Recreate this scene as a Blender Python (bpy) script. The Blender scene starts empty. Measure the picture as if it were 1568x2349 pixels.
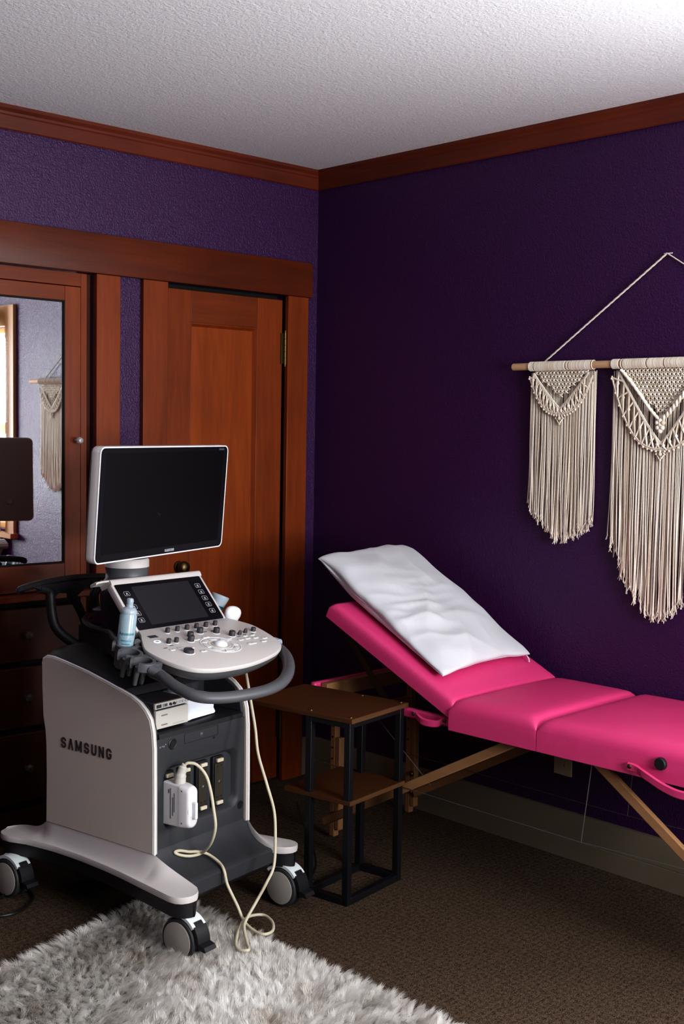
import bpy, bmesh, math, random
from math import sin, cos, pi, radians, sqrt, atan2, tan
from mathutils import Vector, Matrix
import numpy as np
random.seed(7); rng = np.random.default_rng(7)
COL = bpy.context.scene.collection
V = Vector
sg = lambda v: (v > 0)-(v < 0)

# ------------------------------------------------------------------ materials
def newmat(name):
    m = bpy.data.materials.new(name); m.use_nodes = True
    nt = m.node_tree; b = nt.nodes['Principled BSDF']
    return m, nt, b
def srgb(r, g, b):
    f = lambda c: (c/255/12.92) if c/255 <= .04045 else ((c/255+.055)/1.055)**2.4
    return (f(r), f(g), f(b), 1)
def lin(c): return c if len(c) == 4 else (*c, 1)
def plain(name, col, rough=.5, spec=.5, metal=0, bump=0, bscale=300, trans=0, ior=1.45, coat=0, emis=None, es=0, vary=0, sheen=0):
    m, nt, b = newmat(name)
    b.inputs['Base Color'].default_value = col
    b.inputs['Roughness'].default_value = rough
    b.inputs['Specular IOR Level'].default_value = spec
    b.inputs['Metallic'].default_value = metal
    b.inputs['Transmission Weight'].default_value = trans
    b.inputs['IOR'].default_value = ior
    b.inputs['Coat Weight'].default_value = coat
    b.inputs['Sheen Weight'].default_value = sheen
    if emis: b.inputs['Emission Color'].default_value = emis; b.inputs['Emission Strength'].default_value = es
    tc = nt.nodes.new('ShaderNodeTexCoord')
    nz = nt.nodes.new('ShaderNodeTexNoise'); nz.inputs['Scale'].default_value = bscale; nz.inputs['Detail'].default_value = 3
    nt.links.new(tc.outputs['Object'], nz.inputs['Vector'])
    if bump:
        bp = nt.nodes.new('ShaderNodeBump'); bp.inputs['Strength'].default_value = bump; bp.inputs['Distance'].default_value = .001
        nt.links.new(nz.outputs['Fac'], bp.inputs['Height']); nt.links.new(bp.outputs['Normal'], b.inputs['Normal'])
    if vary:
        n2 = nt.nodes.new('ShaderNodeTexNoise'); n2.inputs['Scale'].default_value = 7
        nt.links.new(tc.outputs['Object'], n2.inputs['Vector'])
        mx = nt.nodes.new('ShaderNodeMix'); mx.data_type = 'RGBA'
        mx.inputs['A'].default_value = tuple(c*(1-vary) for c in col[:3])+(1,)
        mx.inputs['B'].default_value = tuple(min(1, c*(1+vary)) for c in col[:3])+(1,)
        nt.links.new(n2.outputs['Fac'], mx.inputs['Factor']); nt.links.new(mx.outputs['Result'], b.inputs['Base Color'])
    return m
def wood(name, dark, light, axis='Z', rough=.42, scale=1.0, coat=.02, grain=.5):
    m, nt, b = newmat(name)
    tc = nt.nodes.new('ShaderNodeTexCoord'); mp = nt.nodes.new('ShaderNodeMapping')
    s = {'X': (1.2, 16, 16), 'Y': (16, 1.2, 16), 'Z': (16, 16, 1.2)}[axis]
    mp.inputs['Scale'].default_value = tuple(k*scale for k in s)
    nt.links.new(tc.outputs['Object'], mp.inputs['Vector'])
    n1 = nt.nodes.new('ShaderNodeTexNoise'); n1.inputs['Scale'].default_value = 1.6; n1.inputs['Detail'].default_value = 7; n1.inputs['Roughness'].default_value = .62; n1.inputs['Distortion'].default_value = .6
    nt.links.new(mp.outputs['Vector'], n1.inputs['Vector'])
    n2 = nt.nodes.new('ShaderNodeTexNoise'); n2.inputs['Scale'].default_value = 9; n2.inputs['Detail'].default_value = 3
    nt.links.new(mp.outputs['Vector'], n2.inputs['Vector'])
    n3 = nt.nodes.new('ShaderNodeTexNoise'); n3.inputs['Scale'].default_value = 1.7; n3.inputs['Detail'].default_value = 2
    nt.links.new(tc.outputs['Object'], n3.inputs['Vector'])
    ma = nt.nodes.new('ShaderNodeMath'); ma.operation = 'MULTIPLY_ADD'; ma.inputs[1].default_value = grain
    nt.links.new(n1.outputs['Fac'], ma.inputs[0])
    m2 = nt.nodes.new('ShaderNodeMath'); m2.operation = 'MULTIPLY_ADD'; m2.inputs[1].default_value = .6; m2.inputs[2].default_value = -.02
    nt.links.new(n3.outputs['Fac'], m2.inputs[0]); nt.links.new(m2.outputs[0], ma.inputs[2])
    m3 = nt.nodes.new('ShaderNodeMath'); m3.operation = 'MULTIPLY_ADD'; m3.inputs[1].default_value = .18
    nt.links.new(n2.outputs['Fac'], m3.inputs[0]); nt.links.new(ma.outputs[0], m3.inputs[2])
    cr = nt.nodes.new('ShaderNodeValToRGB')
    cr.color_ramp.elements[0].position = .35; cr.color_ramp.elements[0].color = lin(dark)
    cr.color_ramp.elements[1].position = .85; cr.color_ramp.elements[1].color = lin(light)
    nt.links.new(m3.outputs[0], cr.inputs['Fac']); nt.links.new(cr.outputs['Color'], b.inputs['Base Color'])
    bp = nt.nodes.new('ShaderNodeBump'); bp.inputs['Strength'].default_value = .12; bp.inputs['Distance'].default_value = .002
    nt.links.new(n2.outputs['Fac'], bp.inputs['Height']); nt.links.new(bp.outputs['Normal'], b.inputs['Normal'])
    b.inputs['Roughness'].default_value = rough; b.inputs['Specular IOR Level'].default_value = .3; b.inputs['Coat Weight'].default_value = coat; b.inputs['Coat Roughness'].default_value = .25
    return m
def paint(name, col, rough, scale, strength, dist, col2=None, spec=.5):
    m, nt, b = newmat(name)
    tc = nt.nodes.new('ShaderNodeTexCoord')
    n1 = nt.nodes.new('ShaderNodeTexNoise'); n1.inputs['Scale'].default_value = scale; n1.inputs['Detail'].default_value = 4; n1.inputs['Roughness'].default_value = .55
    n2 = nt.nodes.new('ShaderNodeTexNoise'); n2.inputs['Scale'].default_value = scale*.42; n2.inputs['Detail'].default_value = 3; n2.inputs['Distortion'].default_value = 1.2
    n3 = nt.nodes.new('ShaderNodeTexNoise'); n3.inputs['Scale'].default_value = 1.3; n3.inputs['Detail'].default_value = 3
    for n in (n1, n2, n3): nt.links.new(tc.outputs['Object'], n.inputs['Vector'])
    ad = nt.nodes.new('ShaderNodeMath'); ad.operation = 'ADD'
    nt.links.new(n1.outputs['Fac'], ad.inputs[0]); nt.links.new(n2.outputs['Fac'], ad.inputs[1])
    bp = nt.nodes.new('ShaderNodeBump'); bp.inputs['Strength'].default_value = strength; bp.inputs['Distance'].default_value = dist
    nt.links.new(ad.outputs[0], bp.inputs['Height']); nt.links.new(bp.outputs['Normal'], b.inputs['Normal'])
    mx = nt.nodes.new('ShaderNodeMix'); mx.data_type = 'RGBA'
    mx.inputs['A'].default_value = col; mx.inputs['B'].default_value = col2 or tuple(c*1.15 for c in col[:3])+(1,)
    nt.links.new(n3.outputs['Fac'], mx.inputs['Factor']); nt.links.new(mx.outputs['Result'], b.inputs['Base Color'])
    b.inputs['Roughness'].default_value = rough; b.inputs['Specular IOR Level'].default_value = spec
    return m
M = {}
M['purple'] = paint('purple_wall_paint', (.042, .0105, .058, 1), .24, 180, .75, .0036, (.044, .011, .064, 1), .34)
M['ceil'] = paint('ceiling_plaster', (.76, .75, .765, 1), .9, 120, .6, .003, (.80, .79, .80, 1), .2)
M['wood_v'] = wood('door_wood_vertical', (.080, .0125, .0020), (.26, .050, .0070), 'Z')
M['wood_h'] = wood('door_wood_horizontal', (.070, .011, .0020), (.20, .037, .006), 'X')
M['wood_dk_h'] = wood('header_wood', (.045, .0085, .003), (.13, .024, .006), 'X', rough=.42)
M['wood_p'] = wood('door_panel_wood', (.12, .018, .0025), (.33, .068, .0085), 'Z')
M['crown_x'] = wood('crown_wood_x', (.060, .010, .005), (.16, .030, .012), 'X', rough=.4)
M['crown_y'] = wood('crown_wood_y', (.060, .010, .005), (.16, .030, .012), 'Y', rough=.4)
M['gap'] = plain('shadow_gap', (.004, .002, .0015, 1), .8)
M['drawer'] = wood('shaded_drawer_wood', (.030, .006, .002), (.08, .016, .004), 'X')  # wood darkened in colour for the shade cast by the ultrasound machine
M['mirror'] = plain('mirror_glass', (.86, .88, .9, 1), .015, metal=1)
M['glassd'] = plain('shaded_crystal_glass', (.16, .12, .11, 1), .12, trans=.4, ior=1.5)  # knob crystal with the drawers' shade put into its colour
M['glassk'] = plain('crystal_glass', (.9, .9, .9, 1), .08, trans=.7, ior=1.5)
M['brass'] = plain('aged_brass', (.14, .095, .045, 1), .42, metal=1, bump=.2, bscale=90)
M['wht'] = plain('white_plastic', (.60, .555, .53, 1), .42, bump=.12, bscale=1500)
M['whtbounce'] = plain('white_shell_bounce_tint', (.57, .505, .445, 1), .45, bump=.12, bscale=1500)  # white shell, dimmed and warmed in colour for bounced light
M['rimw'] = plain('white_rim_plastic', (.85, .85, .87, 1), .35, bump=.05, bscale=900)
M['cast'] = plain('caster_white_plastic', (.72, .76, .75, 1), .4, bump=.1, bscale=900)
M['blk'] = plain('black_plastic', (.012, .011, .013, 1), .45, bump=.25, bscale=1200)
M['char'] = plain('charcoal_plastic', (.038, .039, .043, 1), .48, bump=.25, bscale=1200)
M['dgrey'] = plain('dark_grey_plastic', (.088, .089, .095, 1), .42, bump=.2, bscale=1200)
M['backgrey'] = plain('grey_back_shell', (.20, .175, .155, 1), .5)
M['knob'] = plain('knob_rubber', (.045, .040, .045, 1), .5, bump=.1, bscale=800)
M['screen'] = plain('dark_screen_glass', (.0035, .0030, .0035, 1), .42, spec=.25)
M['bezel'] = plain('black_bezel', (.0065, .0060, .0085, 1), .3, spec=.4)
M['lcd'] = plain('touch_screen_display', (.022, .021, .024, 1), .3, spec=.6)
M['glyph'] = plain('pale_symbol_ink', (.42, .42, .44, 1), .6)
M['glyph2'] = plain('grey_symbol_ink', (.16, .16, .17, 1), .6)
M['logo'] = plain('brown_grey_logo_ink', (.060, .046, .044, 1), .5)
M['led'] = plain('blue_white_led', (.7, .8, 1, 1), .4, emis=(.55, .65, 1, 1), es=1.6)
M['btn'] = plain('translucent_white_button', (.72, .70, .70, 1), .3)
M['port'] = plain('port_bronze', (.085, .072, .055, 1), .4, metal=.6, bump=.4, bscale=400)
M['latch'] = plain('cream_latch', (.62, .55, .40, 1), .5)
M['steel'] = plain('steel', (.55, .53, .5, 1), .3, metal=1)
M['beige'] = plain('beige_plastic', (.52, .49, .44, 1), .5, bump=.1, bscale=900)
M['conn'] = plain('connector_white', (.72, .70, .70, 1), .42, bump=.1, bscale=700)
M['cable'] = plain('cream_cable_rubber', (.58, .52, .38, 1), .5, bump=.1, bscale=500)
M['tire'] = plain('grey_tyre_rubber', (.028, .028, .030, 1), .6)
M['disc'] = plain('wheel_disc_grey', (.36, .33, .29, 1), .5, bump=.2, bscale=900)
M['towel'] = plain('white_paper', (.78, .80, .85, 1), .85, bump=.6, bscale=160)
M['purplecup'] = plain('dark_violet_plastic', (.035, .012, .03, 1), .35)
M['metalblk'] = plain('black_powder_coat', (.006, .006, .0075, 1), .4, bump=.2, bscale=900)
M['shelf'] = wood('rustic_shelf_wood', (.008, .003, .0015), (.070, .025, .007), 'Y', rough=.42, scale=.7, coat=.1, grain=1.1)
M['shelf_e'] = wood('rustic_shelf_edge', (.04, .018, .007), (.12, .055, .022), 'X', rough=.5, coat=.1)
M['leg'] = wood('beech_wood', (.20, .095, .040), (.36, .18, .08), 'Z', rough=.5, coat=.1)
M['legy'] = wood('beech_wood_brace', (.24, .125, .055), (.42, .22, .10), 'Y', rough=.5, coat=.1)
M['dowel'] = wood('pale_dowel_wood', (.42, .24, .12), (.66, .44, .26), 'Y', rough=.6, coat=0, scale=1.4)
M['base'] = plain('cream_baseboard_paint', (.15, .122, .084, 1), .5, bump=.2, bscale=60, vary=.08)
M['outlet'] = plain('ivory_outlet_plastic', (.42, .36, .24, 1), .4)
M['steelc'] = plain('steel_cable', (.25, .24, .23, 1), .4, metal=.8)
M['fabric'] = plain('grey_curtain_fabric', (.42, .45, .46, 1), .9, bump=.5, bscale=500)
M['winwood'] = wood('orange_window_wood', (.30, .13, .04), (.55, .27, .10), 'Z')
M['blackcord'] = plain('black_cord_rubber', (.008, .008, .009, 1), .45)

# vinyl
m, nt, b = newmat('pink_vinyl'); M['pink'] = m
b.inputs['Base Color'].default_value = (.68, .052, .190, 1); b.inputs['Roughness'].default_value = .42; b.inputs['Specular IOR Level'].default_value = .45
tc = nt.nodes.new('ShaderNodeTexCoord'); vo = nt.nodes.new('ShaderNodeTexVoronoi'); vo.inputs['Scale'].default_value = 520
nt.links.new(tc.outputs['Object'], vo.inputs['Vector'])
n2 = nt.nodes.new('ShaderNodeTexNoise'); n2.inputs['Scale'].default_value = 7; n2.inputs['Detail'].default_value = 2
nt.links.new(tc.outputs['Object'], n2.inputs['Vector'])
b1 = nt.nodes.new('ShaderNodeBump'); b1.inputs['Strength'].default_value = .35; b1.inputs['Distance'].default_value = .0006
b2 = nt.nodes.new('ShaderNodeBump'); b2.inputs['Strength'].default_value = .25; b2.inputs['Distance'].default_value = .012
nt.links.new(vo.outputs['Distance'], b1.inputs['Height']); nt.links.new(n2.outputs['Fac'], b2.inputs['Height'])
nt.links.new(b2.outputs['Normal'], b1.inputs['Normal']); nt.links.new(b1.outputs['Normal'], b.inputs['Normal'])

# pillow cotton
m, nt, b = newmat('white_cotton'); M['cotton'] = m
b.inputs['Base Color'].default_value = (.61, .61, .635, 1); b.inputs['Roughness'].default_value = .85; b.inputs['Sheen Weight'].default_value = .2
tc = nt.nodes.new('ShaderNodeTexCoord'); mp = nt.nodes.new('ShaderNodeMapping'); mp.inputs['Scale'].default_value = (26, 7, 14); mp.inputs['Rotation'].default_value = (0, 0, .5)
nt.links.new(tc.outputs['Object'], mp.inputs['Vector'])
n1 = nt.nodes.new('ShaderNodeTexNoise'); n1.inputs['Scale'].default_value = 1.0; n1.inputs['Detail'].default_value = 5; n1.inputs['Distortion'].default_value = 1.2
nt.links.new(mp.outputs['Vector'], n1.inputs['Vector'])
bp = nt.nodes.new('ShaderNodeBump'); bp.inputs['Strength'].default_value = .25; bp.inputs['Distance'].default_value = .006
nt.links.new(n1.outputs['Fac'], bp.inputs['Height']); nt.links.new(bp.outputs['Normal'], b.inputs['Normal'])

# cotton rope
m, nt, b = newmat('cotton_rope'); M['rope'] = m
b.inputs['Roughness'].default_value = .9
gi = nt.nodes.new('ShaderNodeNewGeometry'); cr = nt.nodes.new('ShaderNodeValToRGB')
cr.color_ramp.elements[0].color = (.60, .50, .38, 1); cr.color_ramp.elements[1].color = (.86, .80, .70, 1)
nt.links.new(gi.outputs['Random Per Island'], cr.inputs['Fac']); nt.links.new(cr.outputs['Color'], b.inputs['Base Color'])
tc = nt.nodes.new('ShaderNodeTexCoord'); wv = nt.nodes.new('ShaderNodeTexNoise'); wv.inputs['Scale'].default_value = 500
nt.links.new(tc.outputs['Object'], wv.inputs['Vector'])
bp = nt.nodes.new('ShaderNodeBump'); bp.inputs['Strength'].default_value = .5; bp.inputs['Distance'].default_value = .001
nt.links.new(wv.outputs['Fac'], bp.inputs['Height']); nt.links.new(bp.outputs['Normal'], b.inputs['Normal'])

# rug fur
m, nt, b = newmat('white_shag_fur'); M['fur'] = m
b.inputs['Roughness'].default_value = .8; b.inputs['Specular IOR Level'].default_value = .25
tc = nt.nodes.new('ShaderNodeTexCoord'); n1 = nt.nodes.new('ShaderNodeTexNoise'); n1.inputs['Scale'].default_value = 9; n1.inputs['Detail'].default_value = 3
nt.links.new(tc.outputs['Object'], n1.inputs['Vector'])
gi = nt.nodes.new('ShaderNodeNewGeometry')
ad = nt.nodes.new('ShaderNodeMath'); ad.operation = 'MULTIPLY_ADD'; ad.inputs[1].default_value = .35
nt.links.new(gi.outputs['Random Per Island'], ad.inputs[0]); nt.links.new(n1.outputs['Fac'], ad.inputs[2])
cr = nt.nodes.new('ShaderNodeValToRGB')
cr.color_ramp.elements[0].position = .42; cr.color_ramp.elements[0].color = (.56, .49, .42, 1)
cr.color_ramp.elements[1].position = .68; cr.color_ramp.elements[1].color = (.92, .90, .86, 1)
nt.links.new(ad.outputs[0], cr.inputs['Fac']); nt.links.new(cr.outputs['Color'], b.inputs['Base Color'])
tl = nt.nodes.new('ShaderNodeBsdfTranslucent'); ms = nt.nodes.new('ShaderNodeMixShader'); ms.inputs[0].default_value = .38; nt.links.new(cr.outputs['Color'], tl.inputs['Color']); nt.links.new(b.outputs[0], ms.inputs[1]); nt.links.new(tl.outputs[0], ms.inputs[2]); nt.links.new(ms.outputs[0], nt.nodes['Material Output'].inputs['Surface'])
M['rugbase'] = plain('rug_backing', (.25, .23, .21, 1), .95)

# carpet
m, nt, b = newmat('brown_loop_carpet'); M['carpet'] = m
b.inputs['Roughness'].default_value = .95; b.inputs['Specular IOR Level'].default_value = .1
tc = nt.nodes.new('ShaderNodeTexCoord')
mp = nt.nodes.new('ShaderNodeMapping'); mp.inputs['Rotation'].default_value = (0, 0, radians(0)); nt.links.new(tc.outputs['Object'], mp.inputs['Vector'])
w1 = nt.nodes.new('ShaderNodeTexWave'); w1.wave_type = 'BANDS'; w1.bands_direction = 'X'; w1.inputs['Scale'].default_value = 13; w1.inputs['Distortion'].default_value = 6.5; w1.inputs['Detail'].default_value = 3; w1.inputs['Detail Scale'].default_value = 3
w2 = nt.nodes.new('ShaderNodeTexWave'); w2.wave_type = 'BANDS'; w2.bands_direction = 'Y'; w2.inputs['Scale'].default_value = 15; w2.inputs['Distortion'].default_value = 6.5; w2.inputs['Detail'].default_value = 3; w2.inputs['Detail Scale'].default_value = 3
n1 = nt.nodes.new('ShaderNodeTexNoise'); n1.inputs['Scale'].default_value = 260; n1.inputs['Detail'].default_value = 3
n2 = nt.nodes.new('ShaderNodeTexNoise'); n2.inputs['Scale'].default_value = 110; n2.inputs['Detail'].default_value = 3
for n in (w1, w2, n1, n2): nt.links.new(mp.outputs['Vector'], n.inputs['Vector'])
a1 = nt.nodes.new('ShaderNodeMath'); a1.operation = 'ADD'; nt.links.new(w1.outputs['Fac'], a1.inputs[0]); nt.links.new(w2.outputs['Fac'], a1.inputs[1])
a2 = nt.nodes.new('ShaderNodeMath'); a2.operation = 'MULTIPLY_ADD'; a2.inputs[1].default_value = 1.9; nt.links.new(n1.outputs['Fac'], a2.inputs[0])
a3 = nt.nodes.new('ShaderNodeMath'); a3.operation = 'MULTIPLY_ADD'; a3.inputs[1].default_value = .75; nt.links.new(n2.outputs['Fac'], a3.inputs[0])
a4 = nt.nodes.new('ShaderNodeMath'); a4.operation = 'MULTIPLY'; a4.inputs[1].default_value = .16; nt.links.new(a1.outputs[0], a4.inputs[0])
nt.links.new(a4.outputs[0], a2.inputs[2]); nt.links.new(a2.outputs[0], a3.inputs[2])
cr = nt.nodes.new('ShaderNodeValToRGB')
mr = nt.nodes.new('ShaderNodeMath'); mr.operation = 'MULTIPLY'; mr.inputs[1].default_value = .50; nt.links.new(a3.outputs[0], mr.inputs[0])
cr.color_ramp.elements[0].position = .56; cr.color_ramp.elements[0].color = (.020, .0135, .0090, 1)
cr.color_ramp.elements[1].position = .86; cr.color_ramp.elements[1].color = (.120, .080, .052, 1)
nt.links.new(mr.outputs[0], cr.inputs['Fac']); nt.links.new(cr.outputs['Color'], b.inputs['Base Color'])
bp = nt.nodes.new('ShaderNodeBump'); bp.inputs['Strength'].default_value = .9; bp.inputs['Distance'].default_value = .006
nt.links.new(mr.outputs[0], bp.inputs['Height']); nt.links.new(bp.outputs['Normal'], b.inputs['Normal'])

# gel bottle plastic and gel
m, nt, b = newmat('blue_gel_in_bottle'); M['gel'] = m
b.inputs['Base Color'].default_value = (.36, .58, .66, 1); b.inputs['Roughness'].default_value = .25; b.inputs['Transmission Weight'].default_value = .35
tc = nt.nodes.new('ShaderNodeTexCoord'); sp = nt.nodes.new('ShaderNodeSeparateXYZ'); nt.links.new(tc.outputs['Object'], sp.inputs[0])
nz = nt.nodes.new('ShaderNodeTexNoise'); nz.inputs['Scale'].default_value = 60; nt.links.new(tc.outputs['Object'], nz.inputs['Vector'])
ma = nt.nodes.new('ShaderNodeMath'); ma.operation = 'MULTIPLY_ADD'; ma.inputs[1].default_value = 5; nt.links.new(sp.outputs['Z'], ma.inputs[0]); nt.links.new(nz.outputs['Fac'], ma.inputs[2])
cr = nt.nodes.new('ShaderNodeValToRGB'); cr.color_ramp.elements[0].position = .55; cr.color_ramp.elements[0].color = (.17, .40, .48, 1)
cr.color_ramp.elements[1].position = 1.0; cr.color_ramp.elements[1].color = (.46, .60, .66, 1)
nt.links.new(ma.outputs[0], cr.inputs['Fac']); nt.links.new(cr.outputs['Color'], b.inputs['Base Color'])
M['milky'] = plain('milky_plastic', (.50, .58, .64, 1), .3, trans=.3)
M['teal'] = plain('teal_print_ink', (.02, .17, .20, 1), .5)

# ------------------------------------------------------------------ mesh helpers
class MB:
    def __init__(s, xf=None): s.v = []; s.f = []; s.xf = xf or Matrix.Identity(4)
    def add(s, vs, fs, xf=None):
        o = len(s.v); t = s.xf @ xf if xf is not None else s.xf
        s.v += [tuple(t @ V(p)) for p in vs]; s.f += [tuple(i+o for i in f) for f in fs]; return s
    def box(s, x0, x1, y0, y1, z0, z1, xf=None):
        vs = [(x, y, z) for z in (z0, z1) for y in (y0, y1) for x in (x0, x1)]
        return s.add(vs, [(0, 2, 3, 1), (4, 5, 7, 6), (0, 1, 5, 4), (2, 6, 7, 3), (0, 4, 6, 2), (1, 3, 7, 5)], xf)
    def rings(s, rs, closed=True, cap=True, loop=False, xf=None):
        n = len(rs[0]); vs = [p for r in rs for p in r]; fs = []
        m = len(rs)
        for i in range(m if loop else m-1):
            j = (i+1) % m
            for k in range(n if closed else n-1):
                l = (k+1) % n
                fs.append((i*n+k, i*n+l, j*n+l, j*n+k))
        if cap and not loop:
            fs.append(tuple(range(n-1, -1, -1))); fs.append(tuple((m-1)*n+k for k in range(n)))
        return s.add(vs, fs, xf)
    def tube(s, pts, r, n=10, cap=True, loop=False, flat=1.0, upv=None, xf=None):
        pts = [V(p) for p in pts]; m = len(pts); rr = r if isinstance(r, (list, tuple)) else [r]*m
        rs = []; prev = None
        for i, p in enumerate(pts):
            if loop: d = pts[(i+1) % m]-pts[i-1]
            else: d = pts[min(i+1, m-1)]-pts[max(i-1, 0)]
            d = d.normalized() if d.length > 1e-9 else V((0, 0, 1))
            if upv is not None: a = V(upv)
            elif prev is not None: a = prev
            else: a = V((0, 0, 1)) if abs(d.z) < .9 else V((1, 0, 0))
            a = (a-d*a.dot(d)); a = a.normalized() if a.length > 1e-6 else d.orthogonal().normalized()
            prev = a; bb = d.cross(a)
            rs.append([p+(a*cos(t)*flat+bb*sin(t))*rr[i] for t in [2*pi*k/n for k in range(n)]])
        return s.rings(rs, True, cap, loop, xf)
    def cyl(s, c, r, h, n=24, axis='Z', r2=None, xf=None):
        c = V(c); r2 = r if r2 is None else r2; A = {'X': (V((0, 1, 0)), V((0, 0, 1)), V((1, 0, 0))), 'Y': (V((0, 0, 1)), V((1, 0, 0)), V((0, 1, 0))), 'Z': (V((1, 0, 0)), V((0, 1, 0)), V((0, 0, 1)))}[axis]
        rs = [[c+A[0]*q*cos(t)+A[1]*q*sin(t)+A[2]*hh for t in [2*pi*k/n for k in range(n)]] for q, hh in ((r, -h/2), (r2, h/2))]
        return s.rings(rs, xf=xf)
    def lathe(s, prof, c=(0, 0, 0), n=28, axis='Z', cap=True, sq=1, xf=None):
        c = V(c); A = {'X': (V((0, 1, 0)), V((0, 0, 1)), V((1, 0, 0))), 'Y': (V((0, 0, 1)), V((1, 0, 0)), V((0, 1, 0))), 'Z': (V((1, 0, 0)), V((0, 1, 0)), V((0, 0, 1)))}[axis]
        rs = [[c+A[0]*q*cos(t)+A[1]*q*sq*sin(t)+A[2]*hh for t in [2*pi*k/n for k in range(n)]] for q, hh in prof]
        return s.rings(rs, cap=cap, xf=xf)
    def prism(s, pts, z0, z1, xf=None, bev=0):
        # pts 2-D counter-clockwise, extruded along local z, optional bevelled rims
        def ins(d):
            if d == 0: return pts
            out = []; n = len(pts)
            for i in range(n):
                a, p, q = V(pts[i-1]), V(pts[i]), V(pts[(i+1) % n])
                e1 = (p-a); e2 = (q-p)
                e1 = e1.normalized() if e1.length > 1e-9 else e2.normalized(); e2 = e2.normalized() if e2.length > 1e-9 else e1
                nn = V((-(e1.y+e2.y), e1.x+e2.x)); nn = nn.normalized() if nn.length > 1e-6 else V((-e1.y, e1.x))
                out.append((p.x+nn.x*d, p.y+nn.y*d))
            return out
        if bev:
            L = [(bev, z0), (bev*.3, z0+bev*.3), (0, z0+bev), (0, z1-bev), (bev*.3, z1-bev*.3), (bev, z1)]
        else: L = [(0, z0), (0, z1)]
        rs = [[(p[0], p[1], z) for p in ins(d)] for d, z in L]
        return s.rings(rs, xf=xf)
    def sphere(s, c, r, n=16, m=10, sc=(1, 1, 1), xf=None):
        rs = [[(c[0]+r*sc[0]*sin(a)*cos(t), c[1]+r*sc[1]*sin(a)*sin(t), c[2]-r*sc[2]*cos(a)) for t in [2*pi*k/n for k in range(n)]] for a in [pi*(i+.04)/(m+.08) for i in range(m+1)]]
        return s.rings(rs, xf=xf)
    def build(s, name, mat, parent=None, smooth=40, bevel=0, sub=0, mats=None, seg=2):
        me = bpy.data.meshes.new(name); me.from_pydata(s.v, [], s.f); me.validate(); 
        bm = bmesh.new(); bm.from_mesh(me); bmesh.ops.recalc_face_normals(bm, faces=bm.faces); bm.to_mesh(me); bm.free()
        me.materials.append(mat)
        if smooth:
            me.polygons.foreach_set('use_smooth', [True]*len(me.polygons)); me.set_sharp_from_angle(angle=radians(smooth))
        o = bpy.data.objects.new(name, me); COL.objects.link(o)
        if parent is not None: o.parent = parent
        if bevel:
            b = o.modifiers.new('bev', 'BEVEL'); b.width = bevel; b.segments = seg; b.limit_method = 'ANGLE'; b.angle_limit = radians(35); b.harden_normals = False
        if sub:
            b = o.modifiers.new('sub', 'SUBSURF'); b.levels = sub; b.render_levels = sub
        return o
def box(name, mat, x0, x1, y0, y1, z0, z1, parent=None, bevel=.0, xf=None):
    return MB(xf).box(min(x0, x1), max(x0, x1), min(y0, y1), max(y0, y1), min(z0, z1), max(z0, z1)).build(name, mat, parent, bevel=bevel)
def rrect(w, h, r, n=5, cx=0, cy=0):
    out = []
    for (sx, sy, a0) in ((1, 1, 0), (-1, 1, 90), (-1, -1, 180), (1, -1, 270)):
        for k in range(n+1):
            a = radians(a0+90*k/n); out.append((cx+sx*(w/2-r)+r*cos(a), cy+sy*(h/2-r)+r*sin(a)))
    return out
def smoothpts(pts, k=6, closed=False):
    P = [V(p) for p in pts]; n = len(P); out = []
    rngi = range(n) if closed else range(n-1)
    for i in rngi:
        if closed: a, b, c, d = P[i-1], P[i], P[(i+1) % n], P[(i+2) % n]
        else: a, b, c, d = P[max(i-1, 0)], P[i], P[i+1], P[min(i+2, n-1)]
        for j in range(k):
            t = j/k; out.append(.5*((2*b)+(c-a)*t+(2*a-5*b+4*c-d)*t*t+(3*b-a-3*c+d)*t**3))
    if not closed: out.append(P[-1])
    return out
def frame(o, x, y, z):
    m = Matrix.Identity(4)
    for i, a in enumerate((x, y, z, o)):
        for j in range(3): m[j][i] = a[j]
    return m
def empty(name, loc=(0, 0, 0), rz=0):
    o = bpy.data.objects.new(name, None); COL.objects.link(o); o.location = loc; o.rotation_euler = (0, 0, rz); o.empty_display_size = .05
    return o
def tag(o, label=None, cat=None, group=None, kind=None):
    if label: o['label'] = label
    if cat: o['category'] = cat
    if group: o['group'] = group
    if kind: o['kind'] = kind
    return o
def struct(o): o['kind'] = 'structure'; return o
def text(name, s, size, mat, xf, parent, bold=0, sx=1.0, align='CENTER', ext=.0002):
    cu = bpy.data.curves.new('t', 'FONT'); cu.body = s; cu.size = size; cu.offset = bold; cu.align_x = align; cu.align_y = 'CENTER'; cu.extrude = ext; cu.resolution_u = 3
    o = bpy.data.objects.new('t', cu); COL.objects.link(o)
    bpy.context.view_layer.update()
    me = bpy.data.meshes.new_from_object(o.evaluated_get(bpy.context.evaluated_depsgraph_get()))
    bpy.data.objects.remove(o)
    me.transform(xf @ Matrix.Diagonal((sx, 1, 1, 1)))
    me.name = name; me.materials.clear(); me.materials.append(mat)
    ob = bpy.data.objects.new(name, me); COL.objects.link(ob); ob.parent = parent
    return ob

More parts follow.
